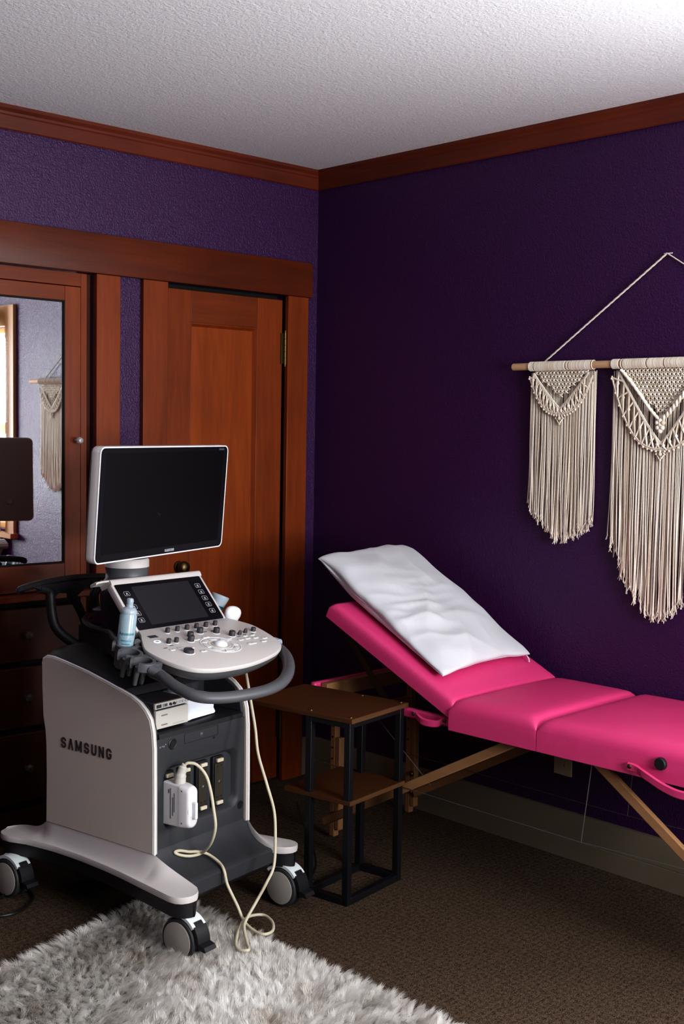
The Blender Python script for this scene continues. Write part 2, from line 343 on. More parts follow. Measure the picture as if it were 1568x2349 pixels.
# ------------------------------------------------------------------ room shell
CH = 2.563; XW = -4.7; YS = -5.0
def wall_with_hole(name, mat, mk, a0, a1, z0, z1, holes):
    mb = MB(); A = sorted({a0, a1, *[h[0] for h in holes], *[h[1] for h in holes]}); Z = sorted({z0, z1, *[h[2] for h in holes], *[h[3] for h in holes]})
    for i in range(len(A)-1):
        for j in range(len(Z)-1):
            ca, cz = (A[i]+A[i+1])/2, (Z[j]+Z[j+1])/2
            if any(h[0] < ca < h[1] and h[2] < cz < h[3] for h in holes): continue
            b = mk(A[i], A[i+1]); mb.box(b[0], b[1], b[2], b[3], Z[j], Z[j+1])
    o = mb.build(name, mat, smooth=0); return struct(o)
wall_with_hole('wall_left', M['purple'], lambda a, b: (a, b, 0, .12), XW-.12, .12, 0, CH, [(-.784, -.168, 0, 2.036), (-2.30, -1.086, .0, 2.036)])
EW = (-3.75, -2.66, .86, 2.05)   # window in the right wall (y range, z range)
SW = (-2.00, -.80, .95, 2.15)   # window in the back wall (x range, z range)
wall_with_hole('wall_right', M['purple'], lambda a, b: (0, .12, a, b), YS-.12, 0, 0, CH, [EW])
wall_with_hole('wall_back', M['purple'], lambda a, b: (a, b, YS-.12, YS), XW, 0, 0, CH, [SW])
wall_with_hole('wall_side', M['purple'], lambda a, b: (XW-.12, XW, a, b), YS-.12, 0, 0, CH, [])
struct(box('floor', M['carpet'], XW-.12, .12, YS-.12, .12, -.08, 0))
struct(box('ceiling', M['ceil'], XW-.12, .12, YS-.12, .12, CH, CH+.1))
# crown moulding: stepped profile extruded
def crown(name, mat, along, a0, a1):
    prof = [(0, 0), (0, -.078), (.008, -.080), (.013, -.076), (.016, -.034), (.020, -.030), (.021, -.022), (.027, -.016), (.031, -.012), (.031, 0)]
    mb = MB(); rs = []
    for a in (a0, a1):
        if along == 'x': rs.append([(a, -p[0], CH+p[1]) for p in prof])
        else: rs.append([(-p[0], a, CH+p[1]) for p in prof])
    return struct(mb.rings(rs).build(name, mat, smooth=25))
crown('trim_1', M['crown_x'], 'x', XW, 0)
crown('trim_2', M['crown_y'], 'y', YS, 0)
# header board over wardrobe and door with rounded end
hd = MB(frame((0, 0, 0), (1, 0, 0), (0, 0, 1), (0, -1, 0)))
hp = [(-2.5, 2.034), (-.049, 2.034), (-.050, 2.155), (-.056, 2.170), (-.068, 2.176), (-2.5, 2.176)]
hd.prism(hp, 0, .030, bev=.003)
struct(hd.build('trim_3', M['wood_dk_h']))
struct(box('trim_4', M['wood_v'], -.176, -.066, -.022, 0, 0, 2.033, bevel=.002))
struct(box('trim_5', M['wood_v'], -.886, -.775, -.022, 0, 0, 2.033, bevel=.002))
struct(box('trim_6', M['wood_v'], -1.088, -.987, -.024, 0, 0, 2.033, bevel=.002))
# baseboards
struct(box('baseboard_left', M['base'], -.066, -.016, -.016, 0, 0, .165, bevel=.003))
bb = MB(); prof = [(0, 0), (.016, 0), (.016, .070), (.0145, .072), (.016, .074), (.016, .150), (.010, .163), (0, .165)]
bb.rings([[(-p[0], a, p[1]) for p in prof] for a in (YS, -.0)])
struct(bb.build('baseboard_right', M['base'], smooth=25))

# closet door
dr = struct(empty('door_1', (-.4765, 0, 0)))
def dbox(n, mt, x0, x1, y0, y1, z0, z1, bv=.0015, par=None): return box(n, mt, x0+.4765, x1+.4765, y0, y1, z0, z1, par or dr, bv)
fr = MB()
for (x0, x1, z0, z1) in ((-.769, -.650, .012, 2.015), (-.320, -.186, .012, 2.015)): fr.box(x0+.4765, x1+.4765, .004, .04, z0, z1)
fr.build('stile', M['wood_v'], dr, bevel=.002)
rl = MB()
for (z0, z1) in ((1.892, 2.015), (.012, .24)): rl.box(-.650+.4765, -.320+.4765, .0045, .04, z0, z1)
rl.build('rail', M['wood_h'], dr, bevel=.002)
dbox('panel', M['wood_p'], -.650, -.320, .018, .032, .24, 1.892, 0)
# raised moulding bead round the sunk panel
mdl = MB(); pr = [(-.650+.4765, .24), (-.320+.4765, .24), (-.320+.4765, 1.892), (-.650+.4765, 1.892)]

mdl.rings([[(x-sg(x)*d, y, z-sg(z-1)*d) for (x, z) in pr] for d, y in ((0, .006), (.004, .005), (.014, .018))], cap=False)
mdl.build('panel_moulding', M['wood_v'], dr, smooth=20)
dbox('gap_shade', M['gap'], -.779, -.173, .045, .06, 0, 2.025, 0)  # near-black sheet standing for shade in the gaps round the door
kb = MB(); kb.lathe([(.0, -.052), (.014, -.051), (.022, -.044), (.025, -.034), (.021, -.024), (.010, -.018), (.008, -.006), (.021, -.004), (.022, .004), (0, .004)], (-.702+.4765, 0, .945), 24, 'Y')
kb.build('knob', M['brass'], dr)
kp = MB(); kp.cyl((-.702+.4765, -.001, .885), .011, .006, 16, 'Y'); kp.box(-.7045+.4765, -.6995+.4765, -.006, -.003, .866, .886); kp.build('keyhole_plate', M['brass'], dr)
for z in (1.817, .25):
    h = MB()
    for k in range(5): h.cyl((-.1785+.4765, -.006, z-.052+.026*k), .0065, .0245, 12)
    h.cyl((-.1785+.4765, -.006, z+.069), .004, .010, 10); h.cyl((-.1785+.4765, -.006, z-.069), .004, .010, 10)
    h.box(-.196+.4765, -.180+.4765, -.0005, .003, z-.062, z+.062)
    h.build('hinge', M['brass'], dr)
# near-black board behind the door, standing for the unlit closet
struct(box('closet_shade', M['gap'], -.80, -.15, .06, .10, 0, 2.04))

# ------------------------------------------------------------------ built-in wardrobe
wd = tag(empty('built_in_wardrobe', (-1.108, 0, 0)), 'reddish wooden built-in wardrobe with mirrored doors above shaded drawers', 'wardrobe')
X0 = -2.30; w0 = 1.108
def wb(n, mt, x0, x1, y0, y1, z0, z1, bv=.0015, par=None): return box(n, mt, x0+w0, x1+w0, y0, y1, z0, z1, par or wd, bv)
wb('carcass', M['gap'], X0+.002, -1.0875, .06, .45, 0, 2.032, 0)
wb('shade_strip', M['drawer'], -1.1088, -1.0875, .022, .059, 0, 2.032, 0)  # dark strip set into the slot to stand for its shadow
for (x0, x1, z0, z1) in ((-1.134, -1.1095, .02, 2.032), (X0+.002, X0+.03, .02, 2.032)): MB().box(x0+w0, x1+w0, .008, .06, z0, z1).build('face_stile', M['wood_v'], wd, bevel=.001)
fr2 = MB(); fr2.box(X0+.03+w0, -1.134+w0, .008, .06, 1.985, 2.032); fr2.build('top_rail', M['wood_h'], wd, bevel=.001)
wb('ledge', M['wood_h'], X0+.002, -1.1095, -.035, .06, .868, .893, .004)
for i, (xa, xb) in enumerate(((-1.7145, -1.137), (X0+.033, -1.7195))):
    z0, z1 = .897, 1.982
    d = MB(); d.box(xa+w0, xa+.066+w0, .004, .03, z0, z1); d.box(xb-.064+w0, xb+w0, .004, .03, z0, z1); 
    dd = d.build('door', M['wood_v'], wd, bevel=.0015)
    
    for za_, zb_ in ((z1-.052, z1), (z0, z0+.095)): MB().box(xa+.066+w0, xb-.064+w0, .0045, .03, za_, zb_).build('door_rail', M['wood_h'], dd, bevel=.0015)
    wb('mirror', M['mirror'], xa+.063, xb-.061, .014, .018, z0+.092, z1-.049, 0, dd)
    bd = MB(); q = [(xa+.066+w0, z0+.095), (xb-.064+w0, z0+.095), (xb-.064+w0, z1-.052), (xa+.066+w0, z1-.052)]
    cxx, czz = (xa+xb)/2+w0, (z0+z1)/2
    bd.rings([[(x-sg(x-cxx)*dl, y, z-sg(z-czz)*dl) for (x, z) in q] for dl, y in ((0, .005), (.003, .006), (.006, .0135))], cap=False); bd.build('glazing_bead', M['gap'], dd, smooth=0)
    kx = (xb-.020 if i == 0 else xa+.03)
    k = MB(); k.lathe([(0, -.036), (.009, -.035), (.0125, -.028), (.0125, -.020), (.008, -.012), (.005, -.006), (.007, .004), (0, .004)], (kx+w0, 0, 1.434), 8, 'Y'); k.build('knob', M['glassk'], dd, smooth=20)
for (xa, xb) in ((-1.7145, -1.137), (X0+.033, -1.7195)):
    for (z0, z1) in ((.652, .842), (.415, .632), (.145, .395)):
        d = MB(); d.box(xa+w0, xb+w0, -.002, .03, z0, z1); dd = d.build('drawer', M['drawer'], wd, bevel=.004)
        for kx in (xa+.10, xb-.222 if xb > -1.5 else xb-.1):
            k = MB(); k.lathe([(0, -.040), (.010, -.039), (.0165, -.030), (.0165, -.024), (.008, -.014), (.006, -.008), (.008, 0), (0, .0)], (kx+w0, 0, (z0+z1)/2), 8, 'Y'); k.build('knob', M['glassd'], dd, smooth=20)
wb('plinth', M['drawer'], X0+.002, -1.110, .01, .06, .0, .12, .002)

# ------------------------------------------------------------------ windows
def window(name, along, a0, a1, z0, z1, at, inward):
    w = struct(empty(name, (0, 0, 0)))
    def bx(n, mt, p0, p1, d0, d1, zz0, zz1, bv=.002):
        # d measured into the room from the wall plane
        c = [at+inward*d0, at+inward*d1]
        if along == 'y': return box(n, mt, min(c), max(c), p0, p1, zz0, zz1, w, bv)
        return box(n, mt, p0, p1, min(c), max(c), zz0, zz1, w, bv)
    bx('window_frame', M['winwood'], a0-.10, a0, 0, .02, z0-.02, z1+.12); bx('window_frame', M['winwood'], a1, a1+.10, 0, .02, z0-.02, z1+.12)
    bx('window_frame', M['winwood'], a0, a1, 0, .02, z1, z1+.12); bx('window_sill', M['winwood'], a0-.12, a1+.12, 0, .05, z0-.045, z0-.015)
    zm = (z0+z1)/2
    for (za, zb) in ((z0, zm), (zm, z1)):
        bx('sash', M['winwood'], a0, a0+.04, -.07, -.03, za, zb); bx('sash', M['winwood'], a1-.04, a1, -.07, -.03, za, zb)
        bx('sash', M['winwood'], a0+.04, a1-.04, -.07, -.03, za, za+.035); bx('sash', M['winwood'], a0+.04, a1-.04, -.07, -.03, zb-.035, zb)
    bx('pane', M['pane'], a0+.04, a1-.04, -.052, -.048, z0+.03, z1-.03, 0)
    return w
m, nt, b = newmat('window_pane'); M['pane'] = m
b.inputs['Base Color'].default_value = (1, 1, 1, 1); b.inputs['Roughness'].default_value = 0; b.inputs['Alpha'].default_value = .06
window('window_1', 'y', EW[0], EW[1], EW[2], EW[3], 0, -1)
window('window_2', 'x', SW[0], SW[1], SW[2], SW[3], YS, 1)
def curtain(label, a0, a1, z0, z1, at, along, folds, sgn):
    mb = MB(); n = 90; rs = []
    for zi in range(9):
        z = z1+(z0-z1)*zi/8; row = []
        for i in range(n+1):
            t = i/n; a = a0+(a1-a0)*t; d = .055+.020*sin(folds*2*pi*t+.6*sin(zi*.7))*(.6+.4*zi/8)
            row.append((at+sgn*d, a, z) if along == 'y' else (a, at+sgn*d, z))
        rs.append(row)
    mb.rings(rs, closed=False, cap=False)
    o = mb.build('curtain', M['fabric']); md = o.modifiers.new('s', 'SOLIDIFY'); md.thickness = .002
    tag(o, label, 'curtain', group='window curtains'); return o
curtain('grey fabric curtain hanging beside the window, seen in the wardrobe mirror', -3.02, -2.675, .35, 2.16, 0, 'y', 4, -1)

# ------------------------------------------------------------------ ultrasound machine (local: x right, y back, z up)
mc = tag(empty('ultrasound_machine', (-1.483, -1.143, 0), radians(9.8)), 'white and charcoal wheeled ultrasound machine with monitor, touch panel and handle', 'ultrasound machine')
MW = Matrix.Translation((-1.483, -1.143, 0)) @ Matrix.Rotation(radians(9.8), 4, 'Z')
XL, XR = .02, .44; XC = .23
# side panels: profile in (y, z)
prof = [(.160, .25), (.161, .40), (.163, .56), (.168, .61), (.178, .645), (.196, .668), (.222, .688), (.256, .703), (.349, .727), (.445, .749), (.544, .766), (.600, .774), (.632, .774), (.650, .764), (.656, .745), (.655, .68), (.650, .586), (.640, .54), (.636, .50), (.634, .40), (.636, .25)]
def side(sgn):
    x0 = XL if sgn < 0 else XR
    # layers outward->inward: bulged outer skin then rim then inner face
    yc, zc = .40, .5
    def ring(x, k): return [(x, y+(yc-y)*k, z+(zc-z)*k) for y, z in prof]
    t = .016
    mb = MB(); mb.rings([ring(x0+sgn*.000, .03), ring(x0, .012), ring(x0-sgn*.002, .004), ring(x0-sgn*.005, 0), ring(x0-sgn*t, 0)])
    return mb.build('side_panel', M['whtbounce'], mc, smooth=30)
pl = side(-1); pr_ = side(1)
# bright rim lines of the two side panels
for sgn, par in ((-1, pl), (1, pr_)):
    x0 = XL if sgn < 0 else XR
    c2 = MB(); P = prof[:15]
    a = [(x0-sgn*.0045, y-.0012 if z < .65 else y, z+.0012 if y > .17 else z) for y, z in P]
    c2.tube([V(p) for p in a], .0032, 8)
    c2.build('rim', M['rimw'], par)
# lettering on the left panel
LX = frame((XL-.0006, .449, .516), (0, -1, 0), (0, 0, 1), (-1, 0, 0))
# heavy condensed capitals drawn as outlines; the A has no bar
def glyphs(s, H, xf, parent, mat, name='lettering', track=.16, wid=.62, st=.20):
    mb = MB(); x = 0
    def bar(p, q, w=None):
        w = (w or st)*H/2; p = V(p); q = V(q); d = (q-p).normalized(); nn = V((-d.y, d.x))*w
        c = [p-nn, q-nn, q+nn, p+nn]; mb.prism([(a.x, a.y) for a in c], 0, .0008)
    def strip(pts, w=None):
        w = (w or st)*H/2; P = [V(p) for p in pts]; L = []; R = []
        for i, p in enumerate(P):
            d = (P[min(i+1, len(P)-1)]-P[max(i-1, 0)]).normalized(); nn = V((-d.y, d.x))*w; L.append(p+nn); R.append(p-nn)
        for i in range(len(P)-1):
            c = [R[i], R[i+1], L[i+1], L[i]]; mb.prism([(a.x, a.y) for a in c], 0, .0008)
    h2 = st*H/2
    for ch in s:
        W = wid*H; x0, x1 = x+h2, x+W-h2; xm = (x0+x1)/2; y0, y1 = h2, H-h2; r = (x1-x0)/2
        arc = lambda cx, cy, rx, ry, a, b, n=8: [(cx+rx*cos(radians(a+(b-a)*i/n)), cy+ry*sin(radians(a+(b-a)*i/n))) for i in range(n+1)]
        ry = H*.21
        if ch == 'S':
            pts = [(x1, H*.68), (x1, y1-ry)]+arc(xm, y1-ry, r, ry, 0, 180)+[(x0, H*.64)]+[(x0+.1*H*.3, H*.56), (xm, H*.5), (x1-.1*H*.3, H*.44), (x1, H*.36)]+arc(xm, y0+ry, r, ry, 0, -180)+[(x0, H*.33)]
            strip(pts)
        elif ch == 'A': bar((x0-h2*.2, 0), (xm, H)); bar((xm, H), (x1+h2*.2, 0)); 
        elif ch == 'M':
            W *= 1.25; x1 = x+W-h2; xm = (x0+x1)/2; bar((x0, 0), (x0, H)); bar((x1, 0), (x1, H)); bar((x0+.01*H, H), (xm, H*.12), st*.8); bar((x1-.01*H, H), (xm, H*.12), st*.8)
        elif ch == 'U': strip([(x0, H), (x0, y0+ry)]+arc(xm, y0+ry, r, ry, 180, 360)+[(x1, H)])
        elif ch == 'N': bar((x0, 0), (x0, H)); bar((x1, 0), (x1, H)); bar((x0, H*.97), (x1, H*.03), st*.85)
        elif ch == 'G': strip([(x1, H*.67), (x1, y1-ry)]+arc(xm, y1-ry, r, ry, 0, 180)+[(x0, y0+ry)]+arc(xm, y0+ry, r, ry, 180, 360)+[(x1, H*.46), ]); bar((x1+h2, H*.46), (xm, H*.46), st*.8)
        x += W+track*H
    tot = x-track*H
    t = xf @ Matrix.Translation((-tot/2, -H/2, 0)); mb.v = [tuple(t @ V(p)) for p in mb.v]
    return mb.build(name, mat, parent, smooth=0)
glyphs('SAMSUNG', .0335, LX, pl, M['logo'], track=.28, wid=.70, st=.21)
# body core between the side panels
core = [(.20, .12), (.20, .60), (.335, .60), (.335, .69), (.36, .715), (.445, .738), (.544, .753), (.60, .755), (.635, .75), (.63, .25), (.65, .12)]
cb = MB(); cb.rings([[(x, y, z) for y, z in core] for x in (XL+.014, XR-.014)]); cb.build('body', M['char'], mc, smooth=30)
# domed black top cover with a rounded back
tc_ = MB(); rs = []
for x, k in ((XL+.006, 0), (XL+.012, .35), (XL+.035, .75), (XL+.09, 1.0), (XC, 1.08), (XR-.09, 1.0), (XR-.035, .75), (XR-.012, .35), (XR-.006, 0)):
    r = []
    for y, z in [(.30, .712), (.349, .724), (.445, .746), (.544, .763), (.600, .770), (.632, .768)]:
        r.append((x, y+(.012*k if y > .5 else 0), z+.026*k*min(1, (y-.27)/.2)))
    r += [(x, .650+.03*k, .755), (x, .648+.03*k, .70), (x, .60, .70), (x, .30, .69)]
    rs.append(r)
tc_.rings(rs); tc_.build('top_cover', M['blk'], mc, smooth=50)
# inner charcoal liner strips beside the bay
for x0, x1 in ((XL+.014, XL+.028), (XR-.028, XR-.014)):
    P2 = [(.172, .25), (.174, .60), (.185, .648), (.205, .675), (.25, .697), (.33, .718), (.36, .715), (.36, .25)]
    mb = MB(); mb.rings([[(x, y, z) for y, z in P2] for x in (x0, x1)]); mb.build('bay_liner', M['char'], mc, smooth=40)
# shelf of the bay, sloping lip
lip = MB(); P3 = [(.166, .585), (.168, .598), (.178, .6035), (.335, .607), (.335, .59), (.19, .58)]
lip.rings([[(x, y, z) for y, z in P3] for x in (XL+.028, XR-.028)]); lip.build('bay_shelf', M['blk'], mc, smooth=30)
# front panel with recessed, rounded port well
fp = MB(frame((XC, .168, .418), (1, 0, 0), (0, 0, 1), (0, -1, 0)))
n = 6; inner = rrect(.335, .196, .035, n, .002, -.018)
wx, wz = (XR-XL)/2-.018, .166
def onrect(p, k=None):
    x, y = p; ax, ay = abs(x)/wx, abs(y+.0)/wz; s_ = max(ax, ay); return (x/s_, y/s_)
outer = [onrect((x*1.0, (y+.018)*1.35)) for x, y in inner]
def well(dd, d): return [(x-(.002 if 0 else 0)-sg(x-.002)*dd, y-sg(y+.018)*dd, d) for x, y in inner]
for cn in ((wx, wz), (-wx, wz), (-wx, -wz), (wx, -wz)):
    i = min(range(len(outer)), key=lambda k: (outer[k][0]-cn[0])**2+(outer[k][1]-cn[1])**2); outer[i] = cn
fp.rings([[(x, y, -.012) for x, y in outer], [(x, y, 0) for x, y in outer], [(x, y, 0) for x, y in inner], well(.004, -.002), well(.010, -.010), well(.016, -.022)], cap=False)
fp.add([(x, y, z) for x, y, z in well(.016, -.022)], [tuple(range(len(inner)))])
fpo = fp.build('front_panel', M['char'], mc, smooth=35)
FZ = .168
def onfront(x, z, d=0): return frame((x, FZ-d, z), (1, 0, 0), (0, 0, 1), (0, -1, 0))
# disc drive outline, ring button, eject dot, little symbols
dv = MB(onfront(.226, .566)); o_ = rrect(.146, .031, .003, 3); i_ = rrect(.1435, .0285, .002, 3)
dv.rings([[(x, y, .0004) for x, y in o_], [(x, y, .001) for x, y in o_], [(x, y, .001) for x, y in i_], [(x, y, .0004) for x, y in i_]], cap=False, loop=True); dv.build('disc_drive', M['blk'], fpo, smooth=0)
text('disc_symbol', '8d', .010, M['glyph2'], onfront(.226, .568, .0006), fpo, bold=.0004)
text('disc_symbol', 'DVD', .004, M['glyph2'], onfront(.226, .560, .0006), fpo)
rb = MB(onfront(.103, .561)); rb.lathe([(.0155, 0), (.0165, .002), (.0140, .0035), (.0120, .0025), (.0118, .0015), (.0100, .0015), (.0095, .003), (0, .003)], n=28); rb.build('round_button', M['blk'], fpo)
MB(onfront(.281, .545)).cyl((0, 0, .0005), .004, .001, 16).build('eject_dot', M['blk'], fpo)
for k, (cx, s_) in enumerate(((.053, 'o'), (.061, '^'), (.068, 'o'), (.075, '*'))):
    text('port_symbol', s_, .010, M['glyph'], onfront(cx, .561+(.002 if s_ == '*' else -.001 if s_ == '^' else 0), .0006), fpo)
MB(onfront(.405, .305)).lathe([(.012, 0), (.013, .0015), (.009, .001), (0, .0005)], n=20).build('screw_cover', M['blk'], fpo)
# four probe ports in the well
for px in (.096, .167, .241, .313):
    P_ = MB(onfront(px, .400, -.020)); P_.prism(rrect(.048, .158, .004, 2), 0, .010, bev=.0015)
    po = P_.build('probe_port', M['blk'], mc, smooth=20)
    q = MB(onfront(px+.001, .400, -.010)); q.prism(rrect(.036, .114, .002, 2), 0, .0035, bev=.001); q.build('port_face', M['port'], po, smooth=20)
    for dz in (.0665, -.0665):
        l = MB(onfront(px+.003, .400+dz, -.010)); l.prism(rrect(.027, .011, .002, 2), 0, .008, bev=.0015); l.build('latch', M['latch'], po, smooth=20)
    dt = MB(onfront(px-.020, .400, -.0095))
    for k in range(26): dt.box(-.001, .001, -.060+k*.0047, -.058+k*.0047, 0, .0015)
    for (ax, az) in ((-.008, .048), (.009, .050), (-.008, -.048), (.009, -.048)): dt.box(.021+ax-.003, .021+ax+.003, az-.0015, az+.0015, .003, .0045)
    dt.build('pin_row', M['blk'], po, smooth=0)
    cs = MB(onfront(px+.002, .398, -.0065)); cs.lathe([(.006, 0), (.006, .002), (.002, .003), (0, .003)], n=12); cs.build('lock_screw', M['steel'], po)
# lower skirt flowing to the foot between the front toes
sk = MB(); P4 = [(.20, .262), (.170, .262), (.166, .250), (.158, .232), (.140, .214), (.110, .199), (.075, .190), (.052, .186), (.046, .180), (.050, .140), (.075, .120), (.64, .120), (.64, .262)]
sk.rings([[(x, y, z) for y, z in P4] for x in (XL+.004, XR-.004)]); sk.build('skirt', M['char'], mc, smooth=45)
# base wings: concave white sweep from the side panels out to the wheels
def xo(y):   # outer edge
    K = [(-.030, -.040), (-.022, -.052), (.010, -.060), (.12, -.042), (.29, -.014), (.46, .000), (.58, .000), (.69, -.012), (.76, -.034), (.80, -.030), (.815, -.018)]
    for a, b_ in zip(K, K[1:]):
        if y <= b_[0]: t = (y-a[0])/(b_[0]-a[0]); return a[1]+(b_[1]-a[1])*t
    return K[-1][1]
def wing(sgn):
    mx = lambda x: x if sgn < 0 else 2*XC-x
    rs = []; ys = [-.034, -.031, -.022, -.005, .02, .05, .08, .11, .135, .15, .160, .20, .26, .32, .38, .44, .50, .56, .60, .636, .645, .66, .69, .72, .75, .78, .80, .812, .818]
    N = 9
    for y in ys:
        ox = xo(y)+(.008 if sgn > 0 else 0)
        if y < .160:
            t = (.160-y)/.190; t = min(max(t, 0), 1)
            # inner edge sweeps from the body corner out along the toe
            ix = XL+.004+.022*sin(min(1, t*1.05)*pi*.62)*1.0-.022*t**3; iz = .252-.0595*(1-(1-t)**2.1)
            if y < .0: k = sqrt(max(0, 1-((0-y)/.0345)**2)); cx = -.010; ox = cx+(xo(0)+(.008 if sgn > 0 else 0)-cx)*k; ix = cx+(ix-cx)*k
        elif y <= .636: ix = XL+.003; iz = .252
        else:
            t = (y-.636)/.182; ix = XL+.003+.042*sin(min(1, t*1.1)*pi*.55); iz = .252-.0565*(1-(1-t)**2.4)
            if y > .775: k = sqrt(max(0, 1-((y-.775)/.0435)**2)); cx = .005; ox = cx+(xo(.775)-cx)*k; ix = cx+(ix-cx)*k
        zo = .1905
        r = []
        for i in range(N):
            s_ = i/(N-1)
            if .14 < y < .66: zz = zo+(iz-zo)*(s_**2.4); xx = ox+(ix-ox)*(1-(1-s_)**1.35)
            else: zz = zo+(iz-zo)*(s_**1.9); xx = ox+(ix-ox)*s_
            r.append((mx(xx), y, zz))
        r = [(mx(ox), y, .172), (mx(ox-.0015), y, .177), (mx(ox-.0010), y, .1875)]+r+[(mx(ix+.002), y, iz-.006), (mx(ix), y, .172)]
        if sgn > 0: r = [(a, b_+.032*max(0, min(1, (.16-y)/.16)), c) for a, b_, c in r]
        rs.append(r)
    mb = MB(); mb.rings(rs); w_ = mb.build('base_wing', M['wht'], mc, smooth=50)
    # black band beneath
    rs2 = []
    for r in rs:
        x0, x1, y = r[0][0], r[-1][0], r[0][1]; i_ = .004*(1 if x0 < x1 else -1)
        rs2.append([(x0+i_, y, .172), (x1-i_, y, .172), (x1-i_*2.0, y, .128), (x0+i_*2.5, y, .128)])
    mb = MB(); mb.rings(rs2); mb.build('base_band', M['blk'], mc, smooth=40)
wing(-1); wing(1)
box('chassis', M['blk'], XL, XR, .07, .70, .115, .175, mc, .01)
# casters
def caster(cx, cy, name='caster'):
    ce = MB(); 
    R = .0605
    # hood: white arc over the wheels, open low at the back, pedal in front (front is -y)
    def arcpts(r, a0, a1, n): return [(cy-cos(radians(a0+(a1-a0)*i/n))*r, R+sin(radians(a0+(a1-a0)*i/n))*r) for i in range(n+1)]
    outer_ = arcpts(R+.012, 38, 140, 14); inner_ = arcpts(R+.003, 38, 140, 14)[::-1]
    pr2 = outer_+inner_
    ce.rings([[(cx+x, y, z) for y, z in pr2] for x in (-.026, -.023, .023, .026)], cap=True)
    ce.lathe([(.020, .128), (.021, .118), (.026, .110), (.034, .098)], (cx, cy+.012, 0), 20)
    ce.box(cx-.006, cx+.006, cy-.030, cy+.03, .04, .112)
    c = ce.build(name, M['cast'], mc, smooth=40)
    for sx in (-1, 1):
        w = MB(); x0 = cx+sx*.019
        w.lathe([(.030, -.0125), (R-.010, -.0125), (R-.002, -.0105), (R, -.006), (R, .006), (R-.002, .0105), (R-.010, .0125), (.030, .0125)], (x0, cy, R), 36, 'X')
        wo = w.build('wheel', M['tire'], c)
        d = MB(); s2 = -1 if sx < 0 else 1
        d.lathe([(R-.0095, 0), (R-.0095, .0022), (R-.013, .0034), (0, .0042)], (0, 0, 0), 36, 'X', xf=Matrix.Translation((x0+s2*.0115, cy, R)) @ Matrix.Diagonal((s2, 1, 1, 1)))
        d.build('hub_disc', M['disc'], wo)
    p = MB(); po_ = arcpts(R+.0150, 2, 40, 6); pi_ = arcpts(R+.003, 2, 40, 6)[::-1]
    p.rings([[(cx+x, y, z) for y, z in po_+pi_] for x in (-.024, -.022, .022, .024)])
    po_ = arcpts(R+.0160, 36, 50, 3); pi_ = arcpts(R+.010, 36, 50, 3)[::-1]
    p.rings([[(cx+x, y, z) for y, z in po_+pi_] for x in (-.014, .014)])
    p.add([(cx+x, y, z) for x in (-.022, .022) for y, z in ((cy-R-.010, .066), (cy-R-.034, .060), (cy-R-.040, .050), (cy-R-.036, .046), (cy-R-.010, .050))], [(0, 1, 2, 3, 4), (9, 8, 7, 6, 5), (0, 5, 6, 1), (1, 6, 7, 2), (2, 7, 8, 3), (3, 8, 9, 4), (4, 9, 5, 0)])
    p.build('brake_pedal', M['blk'], c, smooth=35)
caster(-.008, .004); caster(.468, .030); caster(-.022, .745); caster(.480, .745)

# column and articulated arm
am = MB()
am.rings([[(XC+.012+a*cos(t), .515+b_*sin(t), z) for t in [2*pi*k/20 for k in range(20)]] for z, a, b_ in ((.72, .12, .10), (.80, .09, .075), (.88, .085, .065), (.94, .09, .070), (.968, .085, .078))])
am.build('lift_column', M['blk'], mc)
# sloping black underside linking column to the panel
PA = radians(-4.5); ex = V((cos(PA), sin(PA), 0)); bk = V((-sin(PA), cos(PA), 0)); up = V((0, 0, 1))
gb = V((.2796, .3017, .880)); SL = radians(12)
PF = frame(gb, ex, (bk*cos(SL)+up*sin(SL)), ex.cross(bk*cos(SL)+up*sin(SL)))          # control surface frame
T = radians(44.2); gu = up*cos(T)+bk*sin(T); GF = frame(gb, ex, gu, ex.cross(gu))      # touch screen frame
un = MB(PF); un.rings([[(a*cx_+ox_, b_*sy+oy, z) for cx_, sy in [(cos(2*pi*k/24), sin(2*pi*k/24)) for k in range(24)]] for z, a, b_, ox_, oy in ((-.012, .20, .15, -.02, -.15), (-.04, .185, .14, -.02, -.14), (-.065, .14, .11, -.03, -.10), (-.085, .09, .08, -.05, .0), (-.12, .07, .06, -.07, .06))])
un.build('panel_underside', M['blk'], mc)
# neck and monitor
nk = MB(); nk.lathe([(.078, .960), (.083, .975), (.083, .990), (.068, 1.008), (.066, 1.030), (.070, 1.045), (0, 1.045)], (.250, .52, 0), 36); nk.build('monitor_neck', M['dgrey'], mc)
nk = MB(); nk.lathe([(.067, 1.042), (.0695, 1.044), (.0695, 1.066), (.065, 1.072), (0, 1.072)], (.250, .52, 0), 36); nk.build('neck_ring', M['wht'], mc)
PM = radians(10); me_ = V((cos(PM), sin(PM), 0)); mbk = V((-sin(PM), cos(PM), 0)); TM = radians(-4.1); mu = up*cos(TM)+mbk*sin(TM)
mcen = MW.inverted() @ V((-1.287, -.744, 1.261))
MF = frame(mcen, me_, mu, me_.cross(mu))
mw, mh = .675, .340
arm = MB(); arm.tube([(.250, .52, 1.06), (.255, .515, 1.09), tuple(MF @ V((-.06, -.09, -.05))), tuple(MF @ V((-.03, -.03, -.035)))], [.04, .035, .03, .04], 16); arm.build('monitor_arm', M['blk'], mc)
mon = MB(MF); mon.prism(rrect(mw, mh, .020, 6), -.030, .0, bev=.002); mo = mon.build('monitor', M['wht'], mc, smooth=40)
rm = MB(MF); o_ = rrect(mw, mh, .020, 6); i_ = rrect(mw-.008, mh-.008, .017, 6)
